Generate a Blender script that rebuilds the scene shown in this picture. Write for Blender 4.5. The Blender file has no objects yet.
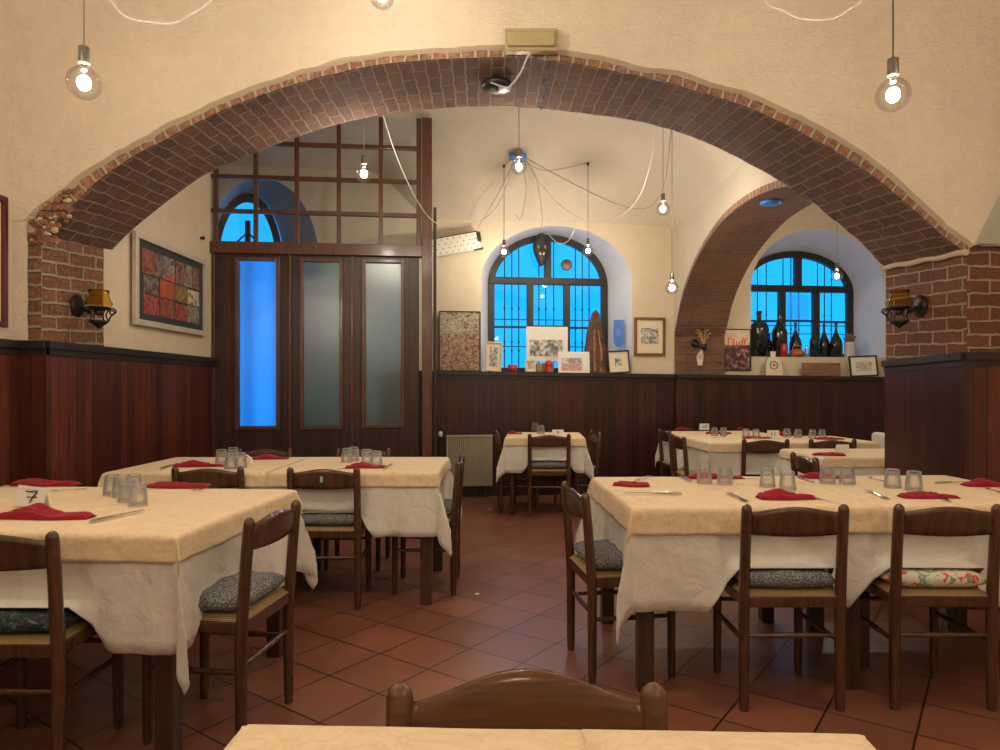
import bpy, bmesh, math, random
from mathutils import Vector, Matrix, noise
random.seed(7)
PI = math.pi
C = bpy.context.scene.collection
F, HZ, H = 690.0, 387.0, 1.34          # focal length in pixels, horizon row, camera height (m)
TZ = 0.82                              # height of the laid tables

# ------------------------------------------------------------------ mesh helpers
class MB:
    def __init__(s): s.v=[]; s.f=[]; s.uv=[]; s.mi=[]; s.sm=[]
    def add(s, verts, faces, mi=0, smooth=False, uvs=None):
        o=len(s.v); s.v+= [tuple(v) for v in verts]
        for k,f in enumerate(faces):
            s.f.append([o+i for i in f]); s.mi.append(mi); s.sm.append(smooth)
            s.uv.append([uvs[i] for i in f] if uvs else None)
        return s
    def box(s, c, d, rz=0, mi=0, M=None):
        hx,hy,hz=d[0]/2,d[1]/2,d[2]/2
        R=M or Matrix.Rotation(rz,3,'Z')
        vs=[Vector(c)+R@Vector((x*hx,y*hy,z*hz)) for x in(-1,1) for y in(-1,1) for z in(-1,1)]
        fs=[(0,1,3,2),(4,6,7,5),(0,4,5,1),(2,3,7,6),(0,2,6,4),(1,5,7,3)]
        return s.add(vs,fs,mi)
    def rbox(s, c, d, r, rz=0, mi=0, seg=2, M=None):
        bm=bmesh.new(); bmesh.ops.create_cube(bm,size=1)
        for v in bm.verts: v.co=Vector((v.co.x*d[0],v.co.y*d[1],v.co.z*d[2]))
        bmesh.ops.bevel(bm,geom=list(bm.edges),offset=r,segments=seg,affect='EDGES',profile=.5)
        R=M or Matrix.Rotation(rz,3,'Z')
        bm.verts.index_update()
        s.add([Vector(c)+R@v.co for v in bm.verts],[[v.index for v in f.verts] for f in bm.faces],mi,False)
        bm.free(); return s
    def tube(s, pts, rad, n=10, mi=0, cap=True, smooth=True):
        pts=[Vector(p) for p in pts]
        rr=rad if isinstance(rad,(list,tuple)) else [rad]*len(pts)
        vs=[]; up=None
        for i,p in enumerate(pts):
            t=(pts[min(i+1,len(pts)-1)]-pts[max(i-1,0)])
            if t.length<1e-9: t=Vector((0,0,1))
            t.normalize()
            if up is None:
                up=Vector((1,0,0)) if abs(t.x)<.8 else Vector((0,1,0))
            a=(up-t*up.dot(t))
            if a.length<1e-6: a=Vector((0,1,0))-t*t.y
            a.normalize(); b=t.cross(a); up=a
            for k in range(n):
                an=2*PI*k/n; vs.append(p+(a*math.cos(an)+b*math.sin(an))*rr[i])
        fs=[]
        for i in range(len(pts)-1):
            for k in range(n):
                fs.append((i*n+k,i*n+(k+1)%n,(i+1)*n+(k+1)%n,(i+1)*n+k))
        s.add(vs,fs,mi,smooth)
        if cap:
            s.add(vs[:n],[tuple(range(n))[::-1]],mi); s.add(vs[-n:],[tuple(range(n))],mi)
        return s
    def lathe(s, prof, n=16, c=(0,0,0), mi=0, smooth=True, M=None, ph=0):
        vs=[]; R=M or Matrix.Identity(3)
        for r,z in prof:
            for k in range(n):
                a=2*PI*k/n+ph; vs.append(Vector(c)+R@Vector((r*math.cos(a),r*math.sin(a),z)))
        fs=[]
        for i in range(len(prof)-1):
            for k in range(n):
                fs.append((i*n+k,i*n+(k+1)%n,(i+1)*n+(k+1)%n,(i+1)*n+k))
        return s.add(vs,fs,mi,smooth)
    def grid(s, fn, nu, nv, mi=0, smooth=True, uvf=None, flip=False):
        vs=[];uv=[]
        for j in range(nv+1):
            for i in range(nu+1):
                vs.append(fn(i/nu,j/nv)); uv.append(uvf(i/nu,j/nv) if uvf else (0,0))
        fs=[]
        for j in range(nv):
            for i in range(nu):
                a=j*(nu+1)+i; f=(a,a+1,a+nu+2,a+nu+1); fs.append(f[::-1] if flip else f)
        return s.add(vs,fs,mi,smooth,uv if uvf else None)
    def prism(s, poly, y0, y1, mi=0, smooth=False):      # poly in x,z extruded along y
        n=len(poly)
        vs=[(x,y0,z) for x,z in poly]+[(x,y1,z) for x,z in poly]
        fs=[tuple(range(n)),tuple(range(2*n-1,n-1,-1))]+[(i,i+n,(i+1)%n+n,(i+1)%n) for i in range(n)]
        return s.add(vs,fs,mi,smooth)
    def xf(s, M): s.v=[tuple(M@Vector(v)) for v in s.v]; return s
    def build(s, name, mats, parent=None, weld=False):
        me=bpy.data.meshes.new(name); me.from_pydata(s.v,[],s.f)
        if not isinstance(mats,(list,tuple)): mats=[mats]
        for m in mats: me.materials.append(m)
        for p,mi,sm in zip(me.polygons,s.mi,s.sm): p.material_index=mi; p.use_smooth=sm
        if any(s.uv):
            ul=me.uv_layers.new(name='UVMap'); k=0
            for u,f in zip(s.uv,s.f):
                for j in range(len(f)):
                    ul.data[k].uv=u[j] if u else (0,0); k+=1
        bm=bmesh.new(); bm.from_mesh(me)
        if weld: bmesh.ops.remove_doubles(bm,verts=bm.verts,dist=1e-5)
        bmesh.ops.recalc_face_normals(bm,faces=bm.faces); bm.to_mesh(me); bm.free()
        o=bpy.data.objects.new(name,me); C.objects.link(o)
        if parent: o.parent=parent
        return o

def tag(o,label=None,cat=None,group=None,kind=None):
    if label: o['label']=label
    if cat: o['category']=cat
    if group: o['group']=group
    if kind: o['kind']=kind
    return o
def empty(name,loc=(0,0,0),rz=0,rx=0):
    o=bpy.data.objects.new(name,None); C.objects.link(o); o.location=loc; o.rotation_euler=(rx,0,rz)
    o.empty_display_size=.05; return o
def struct(name,mb,m,parent=None,weld=False):
    o=mb.build(name,m,parent,weld)
    if not parent: o['kind']='structure'
    return o
def dup(root,loc,rz=None,label=None,group=None):
    def cp(o,par):
        c=o.copy(); C.objects.link(c)
        if par: c.parent=par
        for ch in kids.get(o,[]): cp(ch,c)
        return c
    kids={}
    for o in list(C.objects):
        if o.parent: kids.setdefault(o.parent,[]).append(o)
    r=cp(root,None); r.location=loc
    if rz is not None: r.rotation_euler=(root.rotation_euler[0],0,rz)
    if label: r['label']=label
    if group: r['group']=group
    return r
def P(px,py,d): return Vector(((px-500)*d/F,d,H+(HZ-py)*d/F))
def tb(px,py,z=TZ):
    d=(H-z)*F/(py-HZ); return Vector(((px-500)*d/F,d,z))
def lerp(a,b,t): return a+(b-a)*t
def interp(pts,x):
    if x<=pts[0][0]: return pts[0][1]
    for i in range(len(pts)-1):
        if x<=pts[i+1][0]:
            x0,y0=pts[i];x1,y1=pts[i+1];t=(x-x0)/(x1-x0)
            m=lambda k:(pts[min(k+1,len(pts)-1)][1]-pts[max(k-1,0)][1])/(pts[min(k+1,len(pts)-1)][0]-pts[max(k-1,0)][0])
            m0,m1=m(i)*(x1-x0),m(i+1)*(x1-x0)
            return (2*t**3-3*t*t+1)*y0+(t**3-2*t*t+t)*m0+(-2*t**3+3*t*t)*y1+(t**3-t*t)*m1
    return pts[-1][1]
def catmull(pts,k=8):
    pts=[Vector(p) for p in pts]; out=[]
    for i in range(len(pts)-1):
        p0=pts[max(i-1,0)];p1=pts[i];p2=pts[i+1];p3=pts[min(i+2,len(pts)-1)]
        for j in range(k):
            t=j/k
            out.append(.5*((2*p1)+(p2-p0)*t+(2*p0-5*p1+4*p2-p3)*t*t+(3*p1-p0-3*p2+p3)*t**3))
    out.append(pts[-1]); return out
def nz(x,y,z=0,s=1): return noise.noise(Vector((x*s,y*s,z*s)))

# ------------------------------------------------------------------ materials
class NT:
    def __init__(s,name):
        m=bpy.data.materials.new(name); m.use_nodes=True; s.m=m; s.t=m.node_tree
        s.b=s.t.nodes['Principled BSDF']; s.out=s.t.nodes['Material Output']
    def n(s,ty,**k):
        nd=s.t.nodes.new(ty)
        for a,b in k.items():
            if hasattr(nd,a): setattr(nd,a,b)
            else: nd.inputs[a.replace('_',' ')].default_value=b
        return nd
    def l(s,a,b): s.t.links.new(a,b)
    def coord(s,kind='Object',sc=(1,1,1),rot=(0,0,0),loc=(0,0,0)):
        tc=s.n('ShaderNodeTexCoord'); mp=s.n('ShaderNodeMapping')
        mp.inputs['Scale'].default_value=sc; mp.inputs['Rotation'].default_value=rot; mp.inputs['Location'].default_value=loc
        s.l(tc.outputs[kind],mp.inputs['Vector']); return mp.outputs['Vector']
    def noise(s,vec,scale,detail=4,rough=.55,dist=0):
        nd=s.n('ShaderNodeTexNoise'); nd.inputs['Scale'].default_value=scale; nd.inputs['Detail'].default_value=detail
        nd.inputs['Roughness'].default_value=rough; nd.inputs['Distortion'].default_value=dist
        if vec is not None: s.l(vec,nd.inputs['Vector'])
        return nd.outputs['Fac']
    def ramp(s,fac,stops,interp_='LINEAR'):
        r=s.n('ShaderNodeValToRGB'); r.color_ramp.interpolation=interp_; e=r.color_ramp.elements
        e[0].position=stops[0][0]; e[0].color=(*stops[0][1],1); e[1].position=stops[-1][0]; e[1].color=(*stops[-1][1],1)
        for p,c in stops[1:-1]:
            x=e.new(p); x.color=(*c,1)
        s.l(fac,r.inputs['Fac']); return r.outputs['Color']
    def mix(s,fac,a,b,mode='MIX'):
        x=s.n('ShaderNodeMix'); x.data_type='RGBA'; x.blend_type=mode
        for v,i in ((fac,0),(a,6),(b,7)):
            if hasattr(v,'links'): s.l(v,x.inputs[i])
            elif i==0: x.inputs[0].default_value=v
            else: x.inputs[i].default_value=(*v,1)
        return x.outputs[2]
    def bump(s,h,st=.3,dist=.01,nrm=None):
        b=s.n('ShaderNodeBump'); b.inputs['Strength'].default_value=st; b.inputs['Distance'].default_value=dist
        s.l(h,b.inputs['Height'])
        if nrm is not None: s.l(nrm,b.inputs['Normal'])
        return b.outputs['Normal']
    def fin(s,col=None,rough=.5,nrm=None,metal=0,spec=None):
        if col is not None:
            if hasattr(col,'links'): s.l(col,s.b.inputs['Base Color'])
            else: s.b.inputs['Base Color'].default_value=(*col,1)
        if hasattr(rough,'links'): s.l(rough,s.b.inputs['Roughness'])
        else: s.b.inputs['Roughness'].default_value=rough
        s.b.inputs['Metallic'].default_value=metal
        if spec is not None: s.b.inputs['Specular IOR Level'].default_value=spec
        if nrm is not None: s.l(nrm,s.b.inputs['Normal'])
        return s.m

def plain(name,col,rough=.5,metal=0,var=.12,sc=30,bump=0,spec=None):
    t=NT(name); v=t.coord()
    f=t.noise(v,sc,3)
    c=t.ramp(f,[(.3,tuple(x*(1-var) for x in col)),(.7,tuple(min(1,x*(1+var)) for x in col))])
    return t.fin(c,rough,t.bump(f,bump,.004) if bump else None,metal,spec)
def plaster(name,col,st=.35):
    t=NT(name); v=t.coord(); a=t.noise(v,1.3,4,.6); b=t.noise(v,14,5,.6,.6)
    v2=t.coord(sc=(1,1,2.6)); c2=t.noise(v2,26,4,.6,1.2)
    c=t.ramp(a,[(.3,tuple(x*.9 for x in col)),(.7,tuple(min(1,x*1.06) for x in col))])
    c=t.mix(.25,c,t.ramp(b,[(.35,tuple(x*.82 for x in col)),(.6,col)]))
    n1=t.bump(c2,st,.010); n2=t.bump(b,st*.6,.014,n1)
    return t.fin(c,.85,n2,spec=.2)
def brick(name,c1,c2,mortar,w=.27,h=.08,ms=.009,mix2=(.3,.25,.2),rough=.75,soot=.3,spec=.15):
    t=NT(name); v=t.coord('UV')
    nn=t.n('ShaderNodeTexNoise'); nn.inputs['Scale'].default_value=15; nn.inputs['Detail'].default_value=3; t.l(v,nn.inputs['Vector'])
    sub=t.n('ShaderNodeVectorMath',operation='SUBTRACT'); t.l(nn.outputs['Color'],sub.inputs[0]); sub.inputs[1].default_value=(.5,.5,.5)
    sc=t.n('ShaderNodeVectorMath',operation='SCALE'); t.l(sub.outputs[0],sc.inputs[0]); sc.inputs['Scale'].default_value=.026
    ad=t.n('ShaderNodeVectorMath',operation='ADD'); t.l(v,ad.inputs[0]); t.l(sc.outputs[0],ad.inputs[1])
    b=t.n('ShaderNodeTexBrick'); t.l(ad.outputs[0],b.inputs['Vector'])
    b.inputs['Scale'].default_value=1; b.inputs['Brick Width'].default_value=w; b.inputs['Row Height'].default_value=h
    b.inputs['Mortar Size'].default_value=ms; b.inputs['Mortar Smooth'].default_value=.4; b.inputs['Bias'].default_value=0
    b.inputs['Color1'].default_value=(*c1,1); b.inputs['Color2'].default_value=(*c2,1); b.inputs['Mortar'].default_value=(*mortar,1)
    f=t.noise(v,34,5,.7); g=t.noise(v,3,3)
    c=t.mix(t.ramp(f,[(.45,(0,0,0)),(.75,(soot,)*3)]),b.outputs['Color'],mix2)
    c=t.mix(.55,c,t.ramp(g,[(.3,(.55,.55,.55)),(.7,(1.0,1.0,1.0))]),'MULTIPLY')
    inv=t.n('ShaderNodeMath',operation='SUBTRACT'); inv.inputs[0].default_value=1; t.l(b.outputs['Fac'],inv.inputs[1])
    add=t.n('ShaderNodeMath',operation='MULTIPLY_ADD'); t.l(f,add.inputs[0]); add.inputs[1].default_value=.5; t.l(inv.outputs[0],add.inputs[2])
    return t.fin(c,rough,t.bump(add.outputs[0],1.0,.024),spec=spec)
def boards(name,c1,c2,w=.085,rough=.33,groove=(.004,.002,.002)):
    t=NT(name); v=t.coord('UV')
    b=t.n('ShaderNodeTexBrick'); t.l(v,b.inputs['Vector']); b.offset=0; b.squash=1
    b.inputs['Scale'].default_value=1; b.inputs['Brick Width'].default_value=w; b.inputs['Row Height'].default_value=20
    b.inputs['Mortar Size'].default_value=.0028; b.inputs['Mortar Smooth'].default_value=.3; b.inputs['Bias'].default_value=-.1
    b.inputs['Color1'].default_value=(*c1,1); b.inputs['Color2'].default_value=(*c2,1); b.inputs['Mortar'].default_value=(*groove,1)
    v2=t.coord('UV',sc=(40,2.2,1)); g=t.noise(v2,1.5,5,.6,.8)
    v3=t.coord('UV',sc=(1,1,1)); big=t.noise(v3,1.4,2)
    c=t.mix(.6,b.outputs['Color'],t.ramp(g,[(.35,(.45,.4,.4)),(.65,(1.15,1.1,1.05))]),'MULTIPLY')
    c=t.mix(.6,c,t.ramp(big,[(.3,(.55,.5,.5)),(.7,(1.2,1.1,1.1))]),'MULTIPLY')
    inv=t.n('ShaderNodeMath',operation='SUBTRACT'); inv.inputs[0].default_value=1; t.l(b.outputs['Fac'],inv.inputs[1])
    return t.fin(c,rough,t.bump(inv.outputs[0],.7,.006))
def wood(name,col,rough=.3,sc=(14,14,1.6),var=.45):
    t=NT(name); v=t.coord(sc=sc); g=t.noise(v,2.2,5,.6,1.4)
    c=t.ramp(g,[(.32,tuple(x*(1-var) for x in col)),(.5,col),(.7,tuple(x*(1+var) for x in col))])
    m=t.fin(c,rough,t.bump(g,.08,.002)); t.b.inputs['Coat Weight'].default_value=.25; t.b.inputs['Coat Roughness'].default_value=.15
    return m
def cloth_mat(name,col,dark,sc=7,amt=.5,weave=True):
    t=NT(name); v=t.coord()
    a=t.noise(v,sc,3,.6,2.2)
    f=t.ramp(a,[(.44,(0,0,0)),(.5,(amt,)*3),(.56,(0,0,0))])
    c=t.mix(f,col,dark)
    wv=t.noise(v,420,2); big=t.noise(v,9,3,.5,.4)
    n1=t.bump(big,.5,.03); n2=t.bump(wv,.15,.001,n1)
    m=t.fin(c,.85,n2,spec=.15); t.b.inputs['Sheen Weight'].default_value=.15
    return m
def photo(name,stops,sc=14,seed=0,kind='noise'):
    t=NT(name); v=t.coord(loc=(seed*3.1,seed*1.7,seed*.9))
    a=t.noise(v,sc,5,.65,.8)
    vo=t.n('ShaderNodeTexVoronoi'); vo.inputs['Scale'].default_value=sc*1.6; t.l(v,vo.inputs['Vector'])
    mm=t.n('ShaderNodeMath',operation='MULTIPLY_ADD'); t.l(vo.outputs['Distance'],mm.inputs[0]); mm.inputs[1].default_value=.35; t.l(a,mm.inputs[2])
    return t.fin(t.ramp(mm.outputs[0],[(p+.12,c) for p,c in stops]),.4)
def emis(name,col,st):
    t=NT(name); t.b.inputs['Emission Color'].default_value=(*col,1); t.b.inputs['Emission Strength'].default_value=st
    t.b.inputs['Base Color'].default_value=(1,1,1,1); return t.m
def clear(name,tint=(1,1,1),refl=.08,rough=.02):
    t=NT(name); tr=t.n('ShaderNodeBsdfTransparent'); tr.inputs['Color'].default_value=(*tint,1)
    gl=t.n('ShaderNodeBsdfGlossy'); gl.inputs['Roughness'].default_value=rough
    fr=t.n('ShaderNodeLayerWeight'); fr.inputs['Blend'].default_value=.25
    mu=t.n('ShaderNodeMath',operation='MULTIPLY_ADD'); t.l(fr.outputs['Fresnel'],mu.inputs[0]); mu.inputs[1].default_value=.35; mu.inputs[2].default_value=refl*.3
    mx=t.n('ShaderNodeMixShader'); t.l(mu.outputs[0],mx.inputs[0]); t.l(tr.outputs[0],mx.inputs[1]); t.l(gl.outputs[0],mx.inputs[2])
    t.l(mx.outputs[0],t.out.inputs['Surface']); return t.m
def glass(name,col=(1,1,1),rough=0,ior=1.45,bump=0):
    t=NT(name); t.b.inputs['Transmission Weight'].default_value=1; t.b.inputs['IOR'].default_value=ior
    nm=None
    if bump: v=t.coord(); nm=t.bump(t.noise(v,90,2),bump,.003)
    return t.fin(col,rough,nm)

M={}
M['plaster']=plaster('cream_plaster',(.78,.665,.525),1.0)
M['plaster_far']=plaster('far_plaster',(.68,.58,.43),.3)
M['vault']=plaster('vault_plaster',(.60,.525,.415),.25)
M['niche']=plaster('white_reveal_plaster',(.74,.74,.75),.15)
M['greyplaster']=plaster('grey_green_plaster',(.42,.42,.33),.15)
M['niche_dim']=plaster('dim_reveal_plaster',(.33,.34,.34),.15)  # grey base colour stands in for the dim vestibule light
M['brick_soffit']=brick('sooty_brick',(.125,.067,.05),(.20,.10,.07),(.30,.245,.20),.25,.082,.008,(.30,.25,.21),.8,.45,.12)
M['brick_pier']=brick('pier_brick',(.20,.078,.047),(.14,.06,.04),(.40,.31,.21),.27,.082,.009,(.32,.22,.15),.7,.35)
M['brick_left']=brick('weathered_brick',(.25,.10,.055),(.17,.075,.048),(.42,.33,.22),.30,.086,.012,(.42,.33,.23),.8,.7)
M['brick_ring']=brick('ring_brick',(.34,.14,.075),(.24,.11,.07),(.55,.45,.33),.085,.4,.010,(.50,.41,.30),.8,1.0)
M['brick_far']=brick('thin_brick',(.24,.12,.075),(.175,.088,.06),(.27,.19,.135),.24,.052,.007,(.3,.22,.16),.8,.35)
M['mortar']=plaster('crumbled_mortar',(.55,.46,.33),.8)
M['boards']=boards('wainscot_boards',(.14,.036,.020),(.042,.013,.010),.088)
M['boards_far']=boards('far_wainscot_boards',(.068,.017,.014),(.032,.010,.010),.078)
M['boards_door']=boards('partition_boards',(.055,.019,.013),(.03,.011,.009),.095,.38)
M['cap']=plain('dark_cap_wood',(.022,.014,.012),.35)
M['trimwood']=wood('reddish_timber',(.095,.032,.016),.38)
M['darkframe']=plain('dark_window_wood',(.022,.017,.015),.5)
M['chair']=wood('walnut_chair_wood',(.075,.032,.015),.27)
M['chair_k']=wood('warm_walnut_wood',(.11,.045,.02),.2,(1.6,9,16),.3)
M['tablewood']=wood('table_wood',(.05,.024,.014),.35)
M['overlay']=cloth_mat('gold_damask',(.82,.655,.43),(.70,.52,.30),8,.55)
M['white']=cloth_mat('white_linen',(.72,.69,.62),(.62,.59,.52),5,.3)
M['napkin']=cloth_mat('crimson_napkin_cloth',(.29,.008,.024),(.23,.006,.018),20,.4)
t=NT('clear_glass'); tr=t.n('ShaderNodeBsdfTransparent'); tr.inputs['Color'].default_value=(.97,.98,.98,1)
gl=t.n('ShaderNodeBsdfGlossy'); gl.inputs['Roughness'].default_value=.03; rf=t.n('ShaderNodeBsdfRefraction'); rf.inputs['IOR'].default_value=1.3; rf.inputs['Roughness'].default_value=.0
fr=t.n('ShaderNodeLayerWeight'); fr.inputs['Blend'].default_value=.30
m1=t.n('ShaderNodeMixShader'); m1.inputs[0].default_value=.12; t.l(tr.outputs[0],m1.inputs[1]); t.l(rf.outputs[0],m1.inputs[2])
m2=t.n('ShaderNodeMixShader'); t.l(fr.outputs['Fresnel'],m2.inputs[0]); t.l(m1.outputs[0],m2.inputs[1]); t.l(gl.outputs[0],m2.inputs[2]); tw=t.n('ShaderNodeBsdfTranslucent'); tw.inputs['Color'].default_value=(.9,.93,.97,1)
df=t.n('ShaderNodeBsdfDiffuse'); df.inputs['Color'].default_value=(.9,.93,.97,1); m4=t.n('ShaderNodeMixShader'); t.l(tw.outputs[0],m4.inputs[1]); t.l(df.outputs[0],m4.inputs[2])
fc=t.n('ShaderNodeMath',operation='MULTIPLY_ADD'); t.l(fr.outputs['Facing'],fc.inputs[0]); fc.inputs[1].default_value=.42; fc.inputs[2].default_value=.05  # whitish edge layer painted in as rim highlights on the glass
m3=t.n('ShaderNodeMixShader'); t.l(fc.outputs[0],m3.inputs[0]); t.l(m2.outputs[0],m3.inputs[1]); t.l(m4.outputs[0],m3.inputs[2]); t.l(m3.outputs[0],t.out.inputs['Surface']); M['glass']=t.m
M['steel']=plain('cutlery_steel',(.55,.53,.5),.18,1,.05)
M['iron']=plain('wrought_iron',(.03,.028,.027),.42,.6,.2,40,.2)
M['black']=plain('black_plastic',(.02,.02,.02),.4)
M['blackframe']=plain('black_frame',(.012,.011,.012),.35)
M['paper']=plain('white_card',(.78,.76,.7),.7,0,.03)
M['cream']=plain('cream_mount',(.72,.62,.44),.8,0,.05)
M['ink']=plain('black_ink',(.01,.01,.015),.6)
M['whitep']=plain('white_plastic',(.72,.68,.58),.45,0,.04)
M['yellowp']=plain('yellowed_plastic',(.40,.33,.17),.4,0,.08)
M['amber']=glass('amber_glass',(.86,.72,.26),.06,1.2)
M['pane']=clear('window_glass',(.95,.97,1),.15)
M['bulbglass']=clear('bulb_glass',(.97,.97,.97),.3)
M['filament']=emis('filament_glow',(1,.87,.70),760)
M['nickel']=plain('brushed_nickel',(.24,.22,.19),.35,.8)
M['cord']=plain('grey_cord',(.28,.25,.2),.6)
M['cordw']=plain('white_cord',(.65,.62,.55),.6)
M['blue']=plain('blue_disc_reflection',(.05,.22,.75),.35)  # blue reflection on the chrome discs, painted as base colour
M['rad']=plain('cream_radiator_enamel',(.42,.37,.26),.4,0,.05)
M['red']=plain('red_glaze',(.45,.03,.03),.3)
M['rust']=plain('copper_orange',(.42,.12,.05),.35)
M['bottle']=plain('dark_bottle_glass',(.008,.012,.008),.12,0,.1,20,0,.8)
M['bottlefoil']=plain('bottle_capsule',(.03,.02,.02),.35)
M['pot']=plain('white_pot_glaze',(.6,.58,.55),.4)
M['dry']=plain('dried_stems',(.25,.17,.1),.9)
M['bark']=plain('brown_bark',(.09,.05,.035),.8,0,.6,18,1)
M['orangewood']=plain('orange_heartwood',(.40,.14,.04),.7,0,.4,18,1)
M['boxwood']=wood('light_box_wood',(.36,.19,.07),.6)
M['brownframe']=wood('brown_frame_wood',(.17,.07,.03),.4)
M['goldframe']=plain('gold_frame',(.62,.50,.30),.4,.1,.1)
M['silverframe']=plain('silver_white_frame',(.55,.50,.42),.4,.1,.08)
M['burgundy']=plain('burgundy_frame',(.08,.01,.015),.35)
M['penn']=plain('pennant_blue_cloth',(.08,.22,.62),.7)
M['maskwood']=plain('carved_dark_wood',(.035,.028,.024),.45,0,.3,25,.4)
M['plank']=wood('raw_brown_plank',(.22,.11,.05),.7,(2,14,14))
# frosted glass
t=NT('frosted_glass'); v=t.coord(); f=t.noise(v,110,3,.6)
tl=t.n('ShaderNodeBsdfRefraction'); tl.inputs['Roughness'].default_value=.45; tl.inputs['IOR'].default_value=1.12; tl.inputs['Color'].default_value=(.48,.82,1,1)  # blue of the dusk outside is put into the glass tint
gl=t.n('ShaderNodeBsdfGlossy'); gl.inputs['Roughness'].default_value=.12
bn=t.bump(f,.35,.004); t.l(bn,tl.inputs['Normal']); t.l(bn,gl.inputs['Normal'])
mx=t.n('ShaderNodeMixShader'); mx.inputs[0].default_value=.12; t.l(tl.outputs[0],mx.inputs[1]); t.l(gl.outputs[0],mx.inputs[2]); t.l(mx.outputs[0],t.out.inputs['Surface'])
M['frost']=t.m
# rush seat
t=NT('woven_rush'); v=t.coord(sc=(1,1,1)); w=t.n('ShaderNodeTexWave'); w.inputs['Scale'].default_value=38; w.inputs['Distortion'].default_value=1.5; t.l(v,w.inputs['Vector'])
M['rush']=t.fin(t.ramp(w.outputs['Fac'],[(.1,(.20,.12,.045)),(.8,(.52,.36,.16))]),.75,t.bump(w.outputs['Fac'],.6,.004))
# tufted grey cushion
t=NT('grey_speckled_cushion'); v=t.coord(); f=t.noise(v,150,3,.8)
M['cush']=t.fin(t.ramp(f,[(.4,(.035,.035,.042)),(.52,(.14,.14,.155)),(.63,(.42,.41,.42))]),.9)
t=NT('flowered_cushion'); v=t.coord(); f=t.noise(v,11,3,.6,1.5); g=t.noise(t.coord(loc=(4,2,1)),16,3,.6,1.5)
c=t.ramp(f,[(.0,(.68,.64,.5)),(.57,(.68,.64,.5)),(.6,(.62,.06,.05)),(1,(.7,.12,.07))],'LINEAR')
c=t.mix(t.ramp(g,[(.57,(0,0,0)),(.61,(1,1,1))]),c,(.16,.32,.24))
M['cush_fl']=t.fin(c,.6)
t=NT('dark_leaf_cushion'); v=t.coord(); f=t.noise(v,24,4,.7,2.5)
M['cush_dk']=t.fin(t.ramp(f,[(.5,(.012,.016,.03)),(.6,(.04,.12,.11)),(.7,(.2,.3,.28))]),.7)
# floor tiles
t=NT('terracotta_tiles'); th=.6272; s_=.3232
tc=t.n('ShaderNodeTexCoord'); sb=t.n('ShaderNodeVectorMath',operation='SUBTRACT'); t.l(tc.outputs['Object'],sb.inputs[0]); sb.inputs[1].default_value=(-1.055,3.395,0)
d1=t.n('ShaderNodeVectorMath',operation='DOT_PRODUCT'); t.l(sb.outputs[0],d1.inputs[0]); d1.inputs[1].default_value=(math.cos(th)/s_,-math.sin(th)/s_,0)
d2=t.n('ShaderNodeVectorMath',operation='DOT_PRODUCT'); t.l(sb.outputs[0],d2.inputs[0]); d2.inputs[1].default_value=(math.sin(th)/s_,math.cos(th)/s_,0)
cb=t.n('ShaderNodeCombineXYZ'); t.l(d1.outputs['Value'],cb.inputs[0]); t.l(d2.outputs['Value'],cb.inputs[1])
b=t.n('ShaderNodeTexBrick'); b.offset=0; t.l(cb.outputs[0],b.inputs['Vector']); b.inputs['Scale'].default_value=1; b.inputs['Brick Width'].default_value=1; b.inputs['Row Height'].default_value=1
b.inputs['Mortar Size'].default_value=.015; b.inputs['Mortar Smooth'].default_value=.2; b.inputs['Bias'].default_value=0
b.inputs['Color1'].default_value=(.27,.105,.062,1); b.inputs['Color2'].default_value=(.215,.085,.054,1); b.inputs['Mortar'].default_value=(.03,.016,.012,1)
v=t.coord(); g=t.noise(v,2.2,5,.6); c=t.mix(.5,b.outputs['Color'],t.ramp(g,[(.3,(.6,.6,.62)),(.7,(1.1,1.05,1.05))]),'MULTIPLY')
rg=t.n('ShaderNodeMapRange'); rg.inputs['To Min'].default_value=.22; rg.inputs['To Max'].default_value=.42; t.l(g,rg.inputs['Value'])
inv=t.n('ShaderNodeMath',operation='SUBTRACT'); inv.inputs[0].default_value=1; t.l(b.outputs['Fac'],inv.inputs[1])
M['floor']=t.fin(c,rg.outputs[0],t.bump(inv.outputs[0],.35,.004))
BW=[(.3,(.02,.02,.022)),(.5,(.22,.21,.2)),(.75,(.7,.68,.62))]
def bwphoto(seed,sc=26): return photo('monochrome_photo_%d'%seed,BW,sc*.55,seed)

# ------------------------------------------------------------------ camera / world
cam=bpy.data.cameras.new('camera'); co=bpy.data.objects.new('camera',cam); C.objects.link(co)
cam.sensor_width=36; cam.lens=36*F/1000; cam.clip_start=.05
co.location=(0,0,H); co.rotation_euler=(PI/2,0,0); cam.shift_y=12/1000
bpy.context.scene.camera=co
sc=bpy.context.scene
sc.view_settings.view_transform='Standard'; sc.view_settings.look='None'; sc.view_settings.gamma=1; sc.view_settings.exposure=0.3
try: sc.view_settings.use_curve_mapping=False
except: pass
sc.cycles.use_denoising=True
sc.cycles.max_bounces=10; sc.cycles.transparent_max_bounces=16; sc.cycles.sample_clamp_indirect=6
W=bpy.data.worlds.new('dusk_sky'); sc.world=W; W.use_nodes=True
bg=W.node_tree.nodes['Background']; bg.inputs[0].default_value=(.006,.39,1,1); bg.inputs[1].default_value=1.25

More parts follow.
